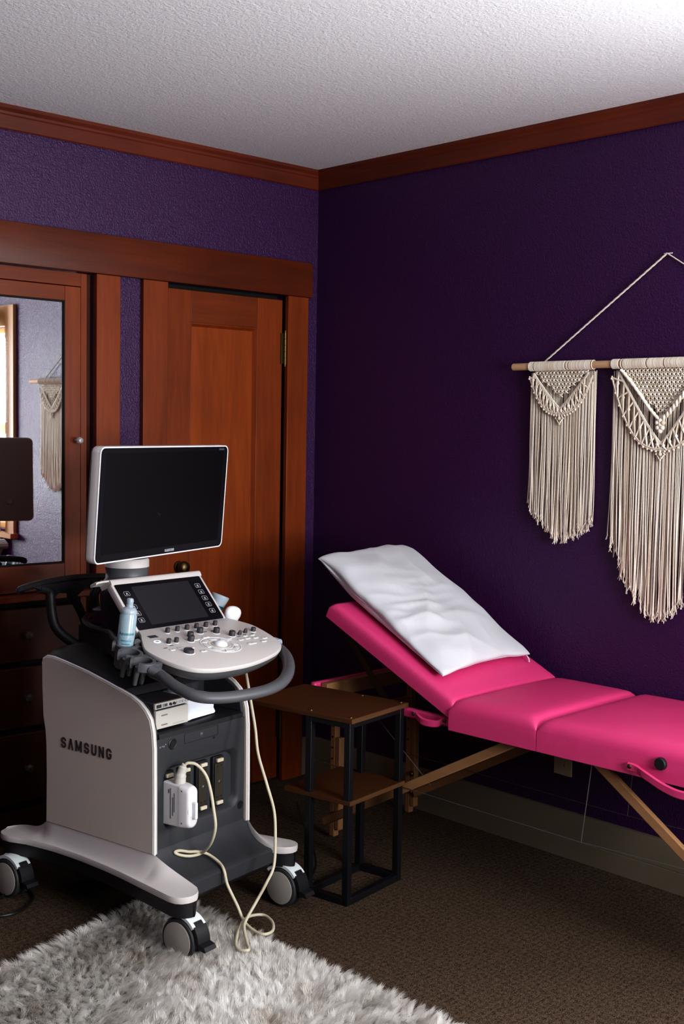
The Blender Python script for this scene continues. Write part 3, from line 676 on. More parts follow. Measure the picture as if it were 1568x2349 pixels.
rm.rings([[(x, y, -.004) for x, y in o_], [(x, y, .0015) for x, y in o_], [(x, y, .0025) for x, y in rrect(mw-.003, mh-.003, .019, 6)], [(x, y, .001) for x, y in i_]], cap=False); rm.build('monitor_rim', M['rimw'], mo, smooth=50)
bz = MB(MF); bz.prism(i_, -.001, .0014); bz.build('bezel', M['bezel'], mo, smooth=0)
sc_ = MB(MF); sc_.prism(rrect(mw-.058, mh-.044, .002, 2, 0, .004), .001, .0018); sc_.build('screen', M['screen'], mo, smooth=0)
sb = MB(MF); sb.prism(rrect(mw-.004, mh-.004, .02, 5), -.036, -.029, bev=.003); sb.cyl((0, -.02, -.05), .04, .03, 24); sb.prism(rrect(.02, .02, .009, 4, .24, -.09), -.0435, -.041); sb.build('back_cover', M['backgrey'], mo)
glyphs('SAMSUNG', .0085, MF @ Matrix.Translation((.033, -mh/2+.0135, .0016)), mo, M['glyph'], 'logo', track=.22, wid=.62, st=.22)
text('model_mark', 'HS50A', .0085, M['glyph2'], MF @ Matrix.Translation((mw/2-.040, mh/2-.0125, .0016)), mo, sx=1.3)

# touch screen housing
hs = MB(GF); hs.prism(rrect(.366, .196, .012, 4, .001, .088), -.026, -.001, bev=.003); ho = hs.build('touch_housing', M['wht'], mc, smooth=40)
hl = MB(); hl.rings([[tuple(gb+ex*x+gu*y_+GF.to_3x3() @ V((0, 0, z_))) for y_, z_ in ((.174, .000), (.186, .0035), (.193, .002), (.199, -.006), (.212, -.040), (.206, -.050), (.192, -.050), (.178, -.018))] for x in (-.180, -.1, 0, .1, .165, .180, .186)])
hl.rings([[tuple(gb+ex*x+gu*y_+GF.to_3x3() @ V((0, 0, z_))) for y_, z_ in ((.190-.006*k_, -.004), (.193-.004*k_, .000), (.199-.004*k_, -.006), (.212-.010*k_, -.040+.012*k_), (.206-.010*k_, -.046+.012*k_), (.195-.006*k_, -.012))] for x, k_ in ((-.232, 1.4), (-.226, .6), (-.205, .1), (-.178, 0))])
hl.build('hood', M['wht'], ho, smooth=50)
gl = MB(GF); gl.prism(rrect(.346, .173, .004, 3, .0, .0865), -.002, .0012, bev=.0005); go = gl.build('touch_glass', M['bezel'], mc, smooth=30)
gd = MB(GF); gd.prism(rrect(.232, .146, .001, 2, .0, .086), .001, .0017); gd.build('touch_display', M['lcd'], go, smooth=0)
for sx in (-1, 1):
    for k in range(5):
        cx_, cy_ = sx*.144, .136-.0255*k
        kk = MB(GF); o_ = rrect(.0215, .0165, .004, 3, cx_, cy_); i_ = rrect(.0197, .0147, .0034, 3, cx_, cy_)
        kk.rings([[(x, y, .001) for x, y in o_], [(x, y, .0017) for x, y in o_], [(x, y, .0017) for x, y in i_], [(x, y, .001) for x, y in i_]], cap=False, loop=True)
        kk.box(cx_-.003, cx_+.003, cy_-.001, cy_+.003, .001, .0017); kk.box(cx_-.005, cx_+.005, cy_-.0042, cy_-.0028, .001, .0017)
        kk.build('touch_key', M['glyph'], go, smooth=0)
# control surface slab
ol = [(-.176, .0), (-.190, .030), (-.215, .066), (-.255, .130), (-.262, .175), (-.258, .225), (-.246, .270), (-.222, .306), (-.185, .328), (-.140, .338), (-.09, .341), (-.04, .340), (.02, .330), (.075, .315), (.125, .296), (.165, .272), (.188, .248), (.203, .215), (.215, .170), (.222, .12), (.222, .08), (.205, .035), (.184, .0)]
sm = smoothpts([(a, -b_) for a, b_ in ol], 3); smc = [(p.x, p.y) for p in sm]
smc = [(x, y) for x, y in smc]
sl = MB(PF); sl.prism(smc, -.014, .0, bev=.003); so = sl.build('control_surface', M['wht'], mc, smooth=40)
dk = MB(PF)
def shrink(k, oy): return [((x+.02)*k-.02, (y+.15)*k-.15+oy) for x, y in smc]
dk.rings([[(x, y, z) for x, y in shrink(k, oy)] for z, k, oy in ((-.014, .985, 0), (-.026, .975, 0), (-.045, .90, .005), (-.056, .78, .01))]); dk.build('surface_tray', M['dgrey'], mc, smooth=40)
gv = MB(PF); gv.box(-.10, .06, -.3265, -.3245, -.0385, -.0370); 
def kn(x, y, r, h, name='knob', mt='knob'):
    k = MB(PF @ Matrix.Translation((x, -y, 0))); n = 20
    rs = [[(q*cos(t)*(1+(.04 if i_ % 2 else 0)), q*sin(t)*(1+(.04 if i_ % 2 else 0)), z) for i_, t in enumerate([2*pi*k_/n for k_ in range(n)])] for q, z in ((r*1.02, 0), (r, h*.15), (r*.95, h*.9), (r*.86, h), (r*.7, h*1.0), (r*.66, h*.93))]
    k.rings(rs); ob = k.build(name, M[mt], so, smooth=35)
    c = MB(PF @ Matrix.Translation((x, -y, 0))); c.lathe([(r*1.22, 0), (r*1.18, .0012), (r*.9, .0014)], n=20); c.build('knob_collar', M['rimw'], ob)
for i in range(6): kn(-.101+.0387*i, .046, .0072, .0155)
kn(-.160, .122, .0070, .0150); kn(-.131, .123, .0070, .0150)
kn(-.057, .101, .0098, .0165); kn(-.080, .130, .0102, .018); kn(-.003, .083, .0100, .0175); kn(.049, .101, .0100, .0175)
kn(.080, .139, .0100, .0165); kn(.178, .132, .0078, .0135)
for (x, y) in ((.112, .140), (.143, .133)):   # paddle switches
    k = MB(PF @ Matrix.Translation((x, -y, 0))); k.rings([[(a, b_, z) for a, b_ in rrect(w_, d_, .002, 2)] for w_, d_, z in ((.013, .008, 0), (.0125, .007, .008), (.009, .0055, .0125), (.004, .004, .0145))]); k.build('paddle_switch', M['knob'], so)
kn(-.151, .203, .0155, .0115, 'dial')
ds = MB(PF); ds.box(-.183, -.152, -.068, -.050, -.001, .0006); ds.build('mini_display', M['knob'], so, smooth=0)
lr = MB(PF @ Matrix.Translation((-.183, -.099, 0))); lr.rings([[(q*cos(t), q*.8*sin(t), z) for t in [2*pi*k/24 for k in range(24)]] for q, z in ((.0115, 0), (.0115, .0012), (.0078, .0014), (.0078, 0))], cap=False); lr.build('power_ring', M['led'], so)
pbt = MB(PF @ Matrix.Translation((-.183, -.099, 0))); pbt.cyl((0, 0, .0005), .0075, .0012, 20); pbt.box(-.001, .001, -.004, .004, .001, .0016); pbt.build('power_button', M['glyph'], so)
# trackball with seat and the ring of keys around it
bx_, by_ = -.011, -.189
rg = MB(PF @ Matrix.Translation((bx_, by_, 0)))
for (r0, r1, z) in ((.061, .063, .0012), (.036, .0375, .0012)): rg.lathe([(r1, 0), (r1, z), (r0, z), (r0, 0)], n=48, cap=False)
rg.build('trackball_ring', M['rimw'], so)
st_ = MB(PF @ Matrix.Translation((bx_, by_, 0))); st_.lathe([(.0275, 0), (.0275, .0016), (.022, .0010), (0, .0010)], n=32); st_.build('trackball_seat', M['beige'], so)
tb = MB(PF); tb.sphere((bx_, by_, .0015), .0200, 28, 18, (1, 1, .62)); tb.build('trackball', M['rimw'], so)
for k in range(8):
    a0 = 20+k*45; key = MB(PF @ Matrix.Translation((bx_, by_, 0)))
    P_ = [(.056*cos(radians(a0+j*5)), .056*sin(radians(a0+j*5))) for j in range(7)]+[(.041*cos(radians(a0+j*5)), .041*sin(radians(a0+j*5))) for j in range(6, -1, -1)]
    key.prism(P_, 0, .0018, bev=.0006); key.build('key', M['btn'], so)
for (x, y, w_, h_) in ((-.055, -.128, .026, .010), (-.012, -.122, .026, .010), (-.028+.11, -.178, .021, .011), (.112, -.176, .021, .011), (.142, -.181, .021, .011), (.170, -.193, .021, .011), (.095, -.215, .034, .013), (.146, -.214, .021, .011), (.120, -.157, .018, .009), (.15, -.158, .018, .009), (-.184, -.170, .018, .010), (-.152, -.166, .018, .010), (-.118, -.178, .020, .010), (-.100, -.212, .022, .011), (.053, -.158, .018, .008)):
    k = MB(PF); k.prism(rrect(w_, h_, h_*.42, 4, x, y), 0, .0022, bev=.0008); ob = k.build('key', M['btn'], so)
    g_ = MB(PF); g_.box(x-.004, x+.004, y-.0008, y+.0008, .002, .0026); g_.build('key_mark', M['glyph2'], ob, smooth=0)
for (x, y) in ((-.194, -.150), (-.163, -.140), (.098, -.152), (.128, -.146), (.157, -.149), (.02, -.082), (.05, -.082)):
    g_ = MB(PF); g_.box(x-.007, x+.007, y-.0014, y+.0014, 0, .0007); g_.build('strip_mark', M['knob'], so, smooth=0)
# front hand rail
hp_ = [(-.262, .150, -.045), (-.280, .205, -.040), (-.290, .262, -.033), (-.306, .318, -.030), (-.308, .368, -.030), (-.300, .412, -.030), (-.268, .440, -.030), (-.215, .457, -.030), (-.145, .464, -.030), (-.070, .461, -.030), (.010, .436, -.030), (.092, .382, -.030), (.165, .308, -.030), (.210, .238, -.032), (.232, .175, -.036), (.225, .120, -.044), (.18, .06, -.052)]
hr = MB(PF); hr.tube(smoothpts([(a, -b_, z) for a, b_, z in hp_], 5), .0185, 14, flat=.85, upv=(0, 0, 1)); hr.build('hand_rail', M['dgrey'], mc)
cm = MB(PF); cm.tube([(.226, -.205, -.028), (.221, -.185, -.028)], .0235, 16, flat=.9, upv=(0, 0, 1)); cm.build('rail_sleeve', M['milky'], mc)
# left holder deck with three open rings
hd_ = MB(PF)
def ringcup(cx_, cy_, r, depth=.055, full=True, dz=-.008, t=.0095):
    a = [radians(k*360/26) for k in range(27)] if full else [radians(210+k*300/24) for k in range(25)]
    rs = []
    for t_ in a:
        c_, s_ = cos(t_), sin(t_)
        rs.append([(cx_+(r+dr_)*c_, cy_+(r+dr_)*s_, z) for dr_, z in ((0, dz), (t, dz), (t+.001, dz-.004), (t, dz-.024), (t-.003, dz-.027), (0, dz-.024))])
    hd_.rings(rs, cap=not full)
ringcup(-.266, -.058, .0285, full=False); ringcup(-.298, -.122, .0265, full=False); ringcup(-.303, -.186, .0265, full=False)
for (ya_, yb_, xa_, xb_) in ((-.094, -.082, -.318, -.235), (-.158, -.146, -.325, -.255), (-.222, -.208, -.325, -.262)):
    hd_.box(xa_+.02, xb_, ya_, yb_, -.034, -.010)
hd_.tube([(-.232, .02, -.030), (-.245, -.03, -.030), (-.258, -.09, -.032), (-.264, -.155, -.034), (-.272, -.215, -.036)], .014, 12, flat=.8, upv=(0, 0, 1))
hd_.tube([(-.300, -.215, -.024), (-.288, -.235, -.030), (-.284, -.25, -.034)], .018, 12, flat=.8, upv=(0, 0, 1))
ho2 = hd_.build('probe_holder', M['dgrey'], mc, smooth=40)
for (a, b_) in ((-.298, -.122), (-.303, -.186)):
    hk = MB(PF); 
    for dx in (-.020, .004):
        hk.tube([(a+dx, b_-.004, -.024), (a+dx+.002, b_, -.050), (a+dx+.004, b_+.004, -.082)], [.009, .008, .006], 10)
    hk.build('holder_hook', M['dgrey'], ho2)
tk = MB(PF); tk.lathe([(.0275, -.014), (.0285, -.02), (.0265, -.075), (.022, -.082), (0, -.082)], (-.266, -.058, 0), 24); tk.build('holder_cup', M['dgrey'], ho2)
# right holder cups
hd_ = MB(PF); ringcup(.228, .018, .020, dz=-.036); ringcup(.218, .098, .020, dz=-.060); hd_.tube([(.18, .12, -.075), (.196, .08, -.07), (.200, .02, -.055), (.19, -.06, -.045)], .010, 10); hd_.build('probe_holder', M['dgrey'], mc, smooth=40)
# rear push handle with two curved legs
rh = MB()
rh.tube(smoothpts([(.016, .752, .962), (.022, .758, .970), (.07, .764, .977), (.14, .766, .983), (.23, .766, .986), (.32, .766, .983), (.39, .764, .977), (.438, .758, .970), (.444, .752, .962)], 3), .0135, 14, flat=.85, upv=(0, 0, 1))
for (x0, x1, x2) in ((.125, .138, .150), (.335, .322, .31)):
    rh.tube(smoothpts([(x0-.03, .760, .966), (x0+.008, .757, .955), (x1, .755, .925), (x1+.002, .752, .885), (x1+.006, .735, .835), (x2+.02, .70, .795), (x2+.055, .655, .770), (x2+.07, .60, .765)], 4), [.011]+[.016]*40, 12) if False else rh.tube(smoothpts([(x0-.03, .760, .966), (x0+.008, .757, .955), (x1, .755, .925), (x1+.002, .752, .885), (x1+.006, .735, .835), (x2+.02*sg(.23-x0), .70, .795), (x2+.045*sg(.23-x0), .655, .770), (x2+.06*sg(.23-x0), .60, .765)], 4), .016, 12)
for (x0, x1) in ((.222, .255),):
    rh.tube(smoothpts([(x0-.025, .762, .972), (x0+.004, .758, .955), (x0+.012, .752, .92), (x0+.028, .742, .88), (x0+.040, .735, .845), (x0+.05, .72, .80)], 4), .014, 12)
rh.add([(x, y, z) for y in (.748, .764) for x, z in ((.06, .976), (.33, .980), (.29, .958), (.245, .930), (.215, .905), (.21, .94), (.165, .945), (.14, .925), (.11, .955))], [tuple(range(9)), tuple(range(17, 8, -1))]+[(i, (i+1) % 9, 9+(i+1) % 9, 9+i) for i in range(9)])
rh.build('rear_handle', M['blk'], mc, smooth=50)
# accessory basket behind the left holder
bk_ = MB(); 
bk_.tube(smoothpts([(.30, .72, .86), (.25, .70, .865), (.20, .66, .860), (.17, .60, .850), (.165, .53, .845), (.13, .46, .848), (.075, .38, .846), (.055, .32, .850), (.04, .25, .86)], 4), .012, 10)
bk_.rings([[(x, y, z) for x, y in ((.30, .74), (.19, .68), (.165, .56), (.12, .46), (.07, .38), (.25, .38), (.30, .5))] for z in (.79, .845)])
bk_.build('accessory_basket', M['blk'], mc, smooth=30)
bp_ = MB(); bp_.rings([[(.23+r*cos(t), .585+r*.8*sin(t), z) for t in [2*pi*k/16 for k in range(16)]] for r, z in ((.05, .84), (.058, .88), (.055, .905), (.03, .915))]); bp_.build('basket_lid', M['purplecup'], mc)

# ------------------------------------------------------------------ things on and in the machine (own top-level objects)
def place(o, p_local, rz=0): o.location = MW @ V(p_local); o.rotation_euler.z = radians(9.8)+rz
# thermal printer
tp = tag(empty('thermal_printer'), 'small beige-fronted printer sitting in the front bay of the ultrasound machine', 'printer'); place(tp, (.113, .185, .6075))
box('casing', M['char'], -.066, .066, .004, .148, 0, .080, tp, .003)
box('front_plate', M['beige'], -.0665, .0665, -.006, .005, .003, .058, tp, .002)
box('control_strip', M['beige'], -.0665, .0665, -.003, .005, .061, .079, tp, .0015)
box('paper_slot', M['blk'], -.060, .052, -.0035, .004, .0575, .0622, tp, .0)
for x, w_ in ((-.052, .010),): box('mini_display', M['char'], x-w_, x+w_, -.0042, -.002, .065, .075, tp, .0005)
k = MB(); k.box(-.036, -.034, -.0042, -.002, .065, .075); k.box(-.030, -.018, -.0042, -.002, .066, .074); k.build('switch', M['dgrey'], tp)
for x in (-.006, .009): MB().cyl((x, -.005, .070), .0042, .006, 16, 'Y').build('knob', M['knob'], tp)
for x in (.023, .036, .048, .060): MB().prism(rrect(.009, .007, .002, 2), 0, .002, xf=frame((x, -.003, .070), (1, 0, 0), (0, 0, 1), (0, -1, 0))).build('button', M['glyph'], tp)
for q in ((.0, .05, .010, .0108), (-.045, -.02, .012, .016), (-.045, -.02, .040, .044)): MB().box(q[0], q[1], -.0064, -.0058, q[2], q[3]).build('print_mark', M['backgrey'], tp)
# paper towels
pt = MB(); rs = []
for k in range(11):
    z = .0005+k*.0058; s_ = 1-.02*k+(.010 if k % 2 else 0); rs.append([(x*s_, y*s_+.003*sin(k), z+.003*sin(5*x*20)) for x, y in rrect(.150, .120, .018, 4)])
rs.append([(x*.3, y*.3, .066) for x, y in rrect(.150, .120, .018, 4)])
pt.rings(rs); po_ = pt.build('paper_towel_stack', M['towel'], None, smooth=60); tag(po_, 'folded white paper towels stacked beside the beige printer in the machine bay', 'paper towels'); place(po_, (.262, .262, .608), .12)
# clear packet lying on the towels
pk = MB(); rs = []
for i in range(7):
    x = -.055+i*.018; rs.append([(x, y, .002+.010*(1-abs(y)/.05)*(1-abs(i-3)/4)+.0025*sin(i*2.1+y*90)) for y in (-.045, -.03, -.015, 0, .015, .03, .045)])
pk.rings(rs, closed=False, cap=False); pko = pk.build('plastic_packet', M['milky'], None, smooth=25); md = pko.modifiers.new('s', 'SOLIDIFY'); md.thickness = .0015
tag(pko, 'crinkled clear plastic packet lying on the white paper towels', 'packet'); place(pko, (.225, .28, .676), .5)
# gel bottle
gbp = PF @ V((-.266, -.058, -.080)); gt = (PF.to_3x3() @ V((0, 0, 1))+V((.10, .25, 1.2))).normalized()
btm = tag(empty('gel_bottle'), 'squeeze bottle of blue ultrasound gel standing in the left holder of the machine', 'bottle')
btm.matrix_world = MW @ Matrix.Translation(gbp) @ Matrix.Rotation(radians(5), 4, 'Y') @ Matrix.Rotation(radians(4), 4, 'X')
B = MB(); B.lathe([(0, .002), (.022, .002), (.0245, .006), (.025, .015), (.0252, .150), (.0235, .1545), (.0235, .166), (.018, .172), (.012, .174)], n=32); bo = B.build('bottle_body', M['gel'], btm)
B = MB(); B.lathe([(.0232, .1555), (.0238, .157), (.0238, .166), (.018, .1735), (.012, .1755), (.0105, .1755)], n=32); B.build('shoulder', M['milky'], btm)
B = MB(); B.lathe([(.0105, .173), (.0105, .182), (.0095, .183), (.0095, .186), (.0100, .187), (.0095, .198), (.0075, .2015), (0, .202)], n=24); B.build('cap', M['milky'], btm)
def wraptext(s, size, zc, ang, par, r=.0256, mt='teal', sx=1, shear=.25):
    cu = bpy.data.curves.new('t', 'FONT'); cu.body = s; cu.size = size; cu.align_x = 'CENTER'; cu.align_y = 'CENTER'; cu.resolution_u = 3; cu.shear = shear; cu.offset = size*.02
    o = bpy.data.objects.new('t', cu); COL.objects.link(o); bpy.context.view_layer.update()
    me = bpy.data.meshes.new_from_object(o.evaluated_get(bpy.context.evaluated_depsgraph_get())); bpy.data.objects.remove(o)
    bm = bmesh.new(); bm.from_mesh(me); bmesh.ops.subdivide_edges(bm, edges=bm.edges, cuts=1)
    for v in bm.verts:
        a = ang+v.co.x*sx/r; v.co = V((r*cos(a), r*sin(a), zc+v.co.y))
    bm.to_mesh(me); bm.free(); me.materials.clear(); me.materials.append(M[mt]); me.name = 'lettering'
    ob = bpy.data.objects.new('lettering', me); COL.objects.link(ob); ob.parent = par; return ob
fa = radians(234-9.8-4.5+9)
wraptext('Aquasonic', .0125, .100, fa, bo, sx=1.0)
wraptext('ultrasound gel', .0055, .080, fa, bo, shear=0); wraptext('transmission', .0052, .070, fa, bo, shear=0); wraptext('250 ml', .005, .060, fa, bo, shear=0)
# upside-down gel bottle in the right holder
ub = tag(empty('upturned_gel_bottle'), 'translucent gel bottle turned upside down in the right holder of the machine', 'bottle')
ub.matrix_world = MW @ Matrix.Translation(PF @ V((.218, .098, -.035))) @ Matrix.Rotation(radians(20), 4, 'Y') @ Matrix.Rotation(radians(10), 4, 'X')
B = MB(); B.lathe([(.008, -.060), (.010, -.045), (.019, -.020), (.0215, .0), (.0225, .030), (.0255, .050), (.0285, .064), (.0300, .071), (.0300, .076), (.0270, .078), (.0255, .074), (0, .070)], n=32); ubo = B.build('bottle_body', M['milky'], ub)
B = MB(); B.lathe([(.0238, .036), (.0246, .0362), (.0256, .0425), (.0250, .0428)], n=32, cap=False); B.build('teal_band', M['teal'], ubo)

# transducer: connector, cable and probe head
tr = tag(empty('ultrasound_transducer'), 'white transducer plugged into the front port with a long cream cable reaching the rug', 'transducer'); place(tr, (0, 0, 0))
CX = .094
cn = MB(frame((CX, .172, .392), (1, 0, 0), (0, 0, 1), (0, -1, 0)))
pf = lambda w_, h_, r: rrect(w_, h_, r, 5)
cn.rings([[(x, y, z) for x, y in pf(w_, h_, r)] for z, w_, h_, r in ((0, .044, .128, .004), (.058, .044, .124, .006), (.064, .046, .126, .010), (.090, .044, .124, .020), (.096, .040, .120, .020), (.099, .030, .108, .014))])
co = cn.build('connector', M['conn'], tr, smooth=45)
sm2 = MB(frame((CX, .172, .392), (1, 0, 0), (0, 0, 1), (0, -1, 0))); sm2.rings([[(x, y, z) for x, y in pf(.0465, .1265, .010)] for z in (.0615, .0630)], cap=False); sm2.build('seam', M['beige'], co)
lk = MB(frame((CX, .0745, .384), (1, 0, 0), (0, 0, 1), (0, -1, 0))); lk.lathe([(.020, -.004), (.020, .001), (.017, .002), (0, .002)], n=28); lk.prism(rrect(.011, .052, .0055, 5), .001, .016, bev=.003); lk.build('latch_knob', M['rimw'], co)
lbl = MB(); 
for (yy, z0, z1) in ((.128, .372, .428), (.134, .36, .415), (.143, .35, .44)): lbl.box(CX-.0228, CX-.0221, yy-.0013, yy+.0013, z0, z1)
for (yy, zz) in ((.098, .44), (.098, .345)): lbl.box(CX-.0232, CX-.0225, yy-.002, yy+.002, zz-.002, zz+.002)
lbl.box(CX-.0228, CX-.0221, .148, .152, .425, .436)
lbl.build('small_print', M['dgrey'], co, smooth=0)
text('port_mark', 'CA1-7A', .0065, M['dgrey'], frame((CX, .0742, .425), (1, 0, 0), (0, 0, 1), (0, -1, 0)), co)
sr = MB(); sr.tube(smoothpts([(CX, .128, .445), (CX+.001, .128, .462), (CX+.004, .126, .482), (CX+.010, .122, .503), (CX+.012, .120, .507)], 4), [.0175]*5+[.0165]*3+[.0135]*4+[.0085]*3+[.006]*2, 18); sr.build('strain_relief', M['beige'], tr)
cp = [(CX+.011, .120, .505), (.112, .112, .512), (.130, .095, .506), (.147, .075, .476), (.152, .060, .433), (.150, .045, .38), (.148, .035, .33), (.155, .055, .280), (.172, .095, .240), (.180, .122, .221), (.160, .128, .219), (.135, .136, .222), (.112, .149, .230), (.104, .156, .238), (.118, .150, .240), (.145, .138, .232), (.175, .128, .226), (.200, .112, .215), (.203, .070, .199), (.190, .038, .186), (.190, .026, .150), (.195, .010, .118), (.203, -.005, .085), (.205, -.030, .045), (.193, -.077, .034), (.190, -.118, .034), (.225, -.122, .034), (.272, -.082, .034), (.295, -.029, .034), (.255, -.012, .040), (.195, -.034, .048), (.145, -.058, .036), (.085, -.105, .038), (.058, -.140, .040), (.070, -.165, .042), (.115, -.120, .036), (.165, -.065, .050), (.200, -.048, .064), (.245, -.045, .10), (.270, -.060, .150), (.302, -.060, .192), (.331, -.040, .267), (.347, -.020, .339), (.336, .000, .418), (.352, .050, .500), (.372, .080, .569), (.386, .11, .640), (.405, .15, .73), (.43, .19, .77), (.470, .25, .80), (.487, .29, .815)]
cb_ = MB(); cb_.tube(smoothpts(cp, 7), .0046, 10); cb_.build('cable', M['cable'], tr)
hx = PF @ V((.224, .020, -.036))
hdm = Matrix.Translation(hx) @ Matrix.Rotation(radians(10), 4, 'X') @ Matrix.Rotation(radians(12), 4, 'Y')
ph = MB(hdm); ph.lathe([(.006, -.06), (.012, -.045), (.0165, -.02), (.0185, .0), (.0225, .012), (.0290, .022), (.0335, .034), (.0335, .045), (.029, .054), (.020, .060), (.008, .063), (0, .0635)], n=30, sq=.62)
pho = ph.build('probe_head', M['rimw'], tr); 

# ------------------------------------------------------------------ side table (same turn as the machine)
st = tag(empty('side_table', tuple((MW @ V((.569, -.1365, 0)))), radians(9.8)), 'narrow rustic side table of dark boards on a black metal frame', 'side table')
pw = .022; SW_, SD = .300, .175
for (x, y) in ((0, 0), (SW_-pw, 0), (0, SD-pw), (SW_-pw, SD-pw)): box('leg', M['metalblk'], x, x+pw, y, y+pw, 0, .583, st, .0012)
for (x0, x1, y0, y1) in ((pw, SW_-pw, 0, pw), (pw, SW_-pw, SD-pw, SD), (0, pw, pw, SD-pw), (SW_-pw, SW_, pw, SD-pw)): box('bottom_rail', M['metalblk'], x0, x1, y0, y1, .0, .022, st, .001)
bx = MB()
for (x0, x1, y0, y1) in ((pw, SW_-pw, 0, pw), (pw, SW_-pw, SD-pw, SD), (0, pw, pw, SD-pw), (SW_-pw, SW_, pw, SD-pw)): bx.box(x0, x1, y0, y1, .565, .583)
bx.build('top_frame', M['metalblk'], st, bevel=.001)
tb_ = box('tabletop', M['shelf'], -.008, SW_+.006, -.010, .425, .5835, .5985, st, .0012)
box('edge_strip', M['shelf_e'], -.0078, SW_+.0058, -.0125, -.0098, .5838, .5982, tb_, 0)
sh = box('shelf_board', M['shelf'], -.002, SW_+.002, -.004, .26, .322, .336, st, .001); box('edge_strip', M['shelf_e'], -.002, SW_+.002, -.0062, -.004, .3222, .3358, sh, 0)
for (x, y) in ((.010, .006), (SW_-.012, .006), (.010, SD-.012), (SW_-.012, SD-.012)):
    MB().lathe([(.0075, .5985), (.0065, .6008), (.003, .6018), (0, .6018)], (x, y, 0), 14).build('bolt', M['brass'], tb_)
# black cord behind the table
bc = MB(); bc.tube([p+V((0, 0, .0)) for p in smoothpts([(-.62, -.62, .14), (-.66, -.70, .10), (-.70, -.80, .04), (-.75, -.87, .012), (-.83, -.93, .008), (-.90, -.93, .008), (-.95, -.90, .03), (-.93, -.86, .09), (-.90, -.83, .10), (-.86, -.82, .05), (-.84, -.80, .01), (-.80, -.66, .008), (-.78, -.40, .008), (-.6, -.2, .008)], 6)], .0042, 8)
tag(bc.build('power_cord', M['blackcord']), 'black power cord curling on the carpet behind the side table', 'cord')

bc = MB(); bc.tube([V(p) for p in smoothpts([(-1.86, -.36, .006), (-1.78, -.52, .006), (-1.73, -.56, .006), (-1.67, -.55, .006), (-1.61, -.50, .006), (-1.585, -.44, .006), (-1.61, -.40, .012), (-1.68, -.43, .010), (-1.745, -.49, .006), (-1.82, -.50, .006), (-1.95, -.40, .006)], 6)], .004, 8)
tag(bc.build('power_cord', M['blackcord']), 'thin black cord looped on the carpet by the rear wheel of the ultrasound machine', 'cord')

# ------------------------------------------------------------------ massage table; local x to the wall, y toward the head end
TR = radians(1.8); TP = V((-.615, -1.335, 0))
mt_ = tag(empty('massage_table', tuple(TP), TR), 'bright pink folding massage table on wooden legs with raised backrest', 'massage table')
TM_ = Matrix.Translation(TP) @ Matrix.Rotation(TR, 4, 'Z')
TWD = .575
def cushion(name, y0, y1, z0, z1, xf=None, puff=.010, x0=0, x1=TWD, r=.022, parent=mt_):
    # pillowy slab: superellipse edges, gently domed
    mb = MB(xf); NX, NY = 22, 26; top = []; 
    def prof_(t):   # edge rounding 0..1 from side to centre
        return t
    us = [0, .004, .012, .024, .04, .07, .12, .2, .3, .4, .5]; us = us+[1-u for u in us[-2::-1]]
    L = y1-y0; W = x1-x0
    rsT = []
    for u in us:
        row = []
        for w_ in us:
            dx = min(u, 1-u)*W; dy = min(w_, 1-w_)*L
            e = lambda d: 1 if d >= r else sqrt(max(0, 1-((r-d)/r)**2))
            h = (z1-z0-r)+r*e(dx)*e(dy)-r*.0+puff*(1-(2*u-1)**4)*(1-(2*w_-1)**4)
            row.append((x0+u*W, y0+w_*L, z0+h))
        rsT.append(row)
    n_ = len(us)
    vs = [p for r_ in rsT for p in r_]; fs = [(i*n_+j, i*n_+j+1, (i+1)*n_+j+1, (i+1)*n_+j) for i in range(n_-1) for j in range(n_-1)]
    per = [(0, j) for j in range(n_)]+[(i, n_-1) for i in range(1, n_)]+[(n_-1, j) for j in range(n_-2, -1, -1)]+[(i, 0) for i in range(n_-2, 0, -1)]
    base = len(vs)
    for zz in (z0+(z1-z0)*.30, z0):
        for (i, j) in per: p = rsT[i][j]; vs.append((p[0], p[1], zz))
    m_ = len(per); idx = [i*n_+j for i, j in per]
    for k in range(m_): l = (k+1) % m_; fs.append((idx[k], idx[l], base+l, base+k)); fs.append((base+k, base+l, base+m_+l, base+m_+k))
    fs.append(tuple(base+m_+k for k in range(m_)))
    mb.add(vs, fs); return mb.build(name, M['pink'], parent, smooth=60)
ZT = .645; ZB = .548
cushion('seat_cushion', -.338, -.003, ZB+.001, ZT, r=.034, x0=-.006)
cushion('leg_cushion', -1.14, -.341, ZB+.001, ZT, r=.034, x0=-.006)
# padded vinyl apron of the frame
ap = MB()
ap.box(.022, .044, .002, .66, ZB, .580); ap.box(TWD-.022, TWD, .002, .66, ZB, .592); ap.box(.022, TWD-.022, .635, .66, ZB, .592)
ap.build('frame_apron', M['pink'], mt_, bevel=.008, seg=3)
ir = MB(); ir.box(.03, .05, .01, .62, ZB+.002, .575); ir.box(TWD-.05, TWD-.03, .01, .62, ZB+.002, .575); ir.box(.03, TWD-.03, -1.1, .0, ZB-.012, ZB); ir.box(.05, TWD-.05, .60, .63, .54, .59); ir.build('inner_frame', M['legy'], mt_, bevel=.002)
BA = radians(24.5)
BX = Matrix.Translation((0, .0, .598)) @ Matrix.Rotation(BA, 4, 'X')
bc_ = cushion('backrest', -.002, .612, -.012, .047, BX, puff=.008)
bb_ = MB(BX); bb_.box(.03, TWD-.03, .05, .60, -.024, -.013); bb_.build('backing_board', M['dgrey'], bc_, bevel=.002)
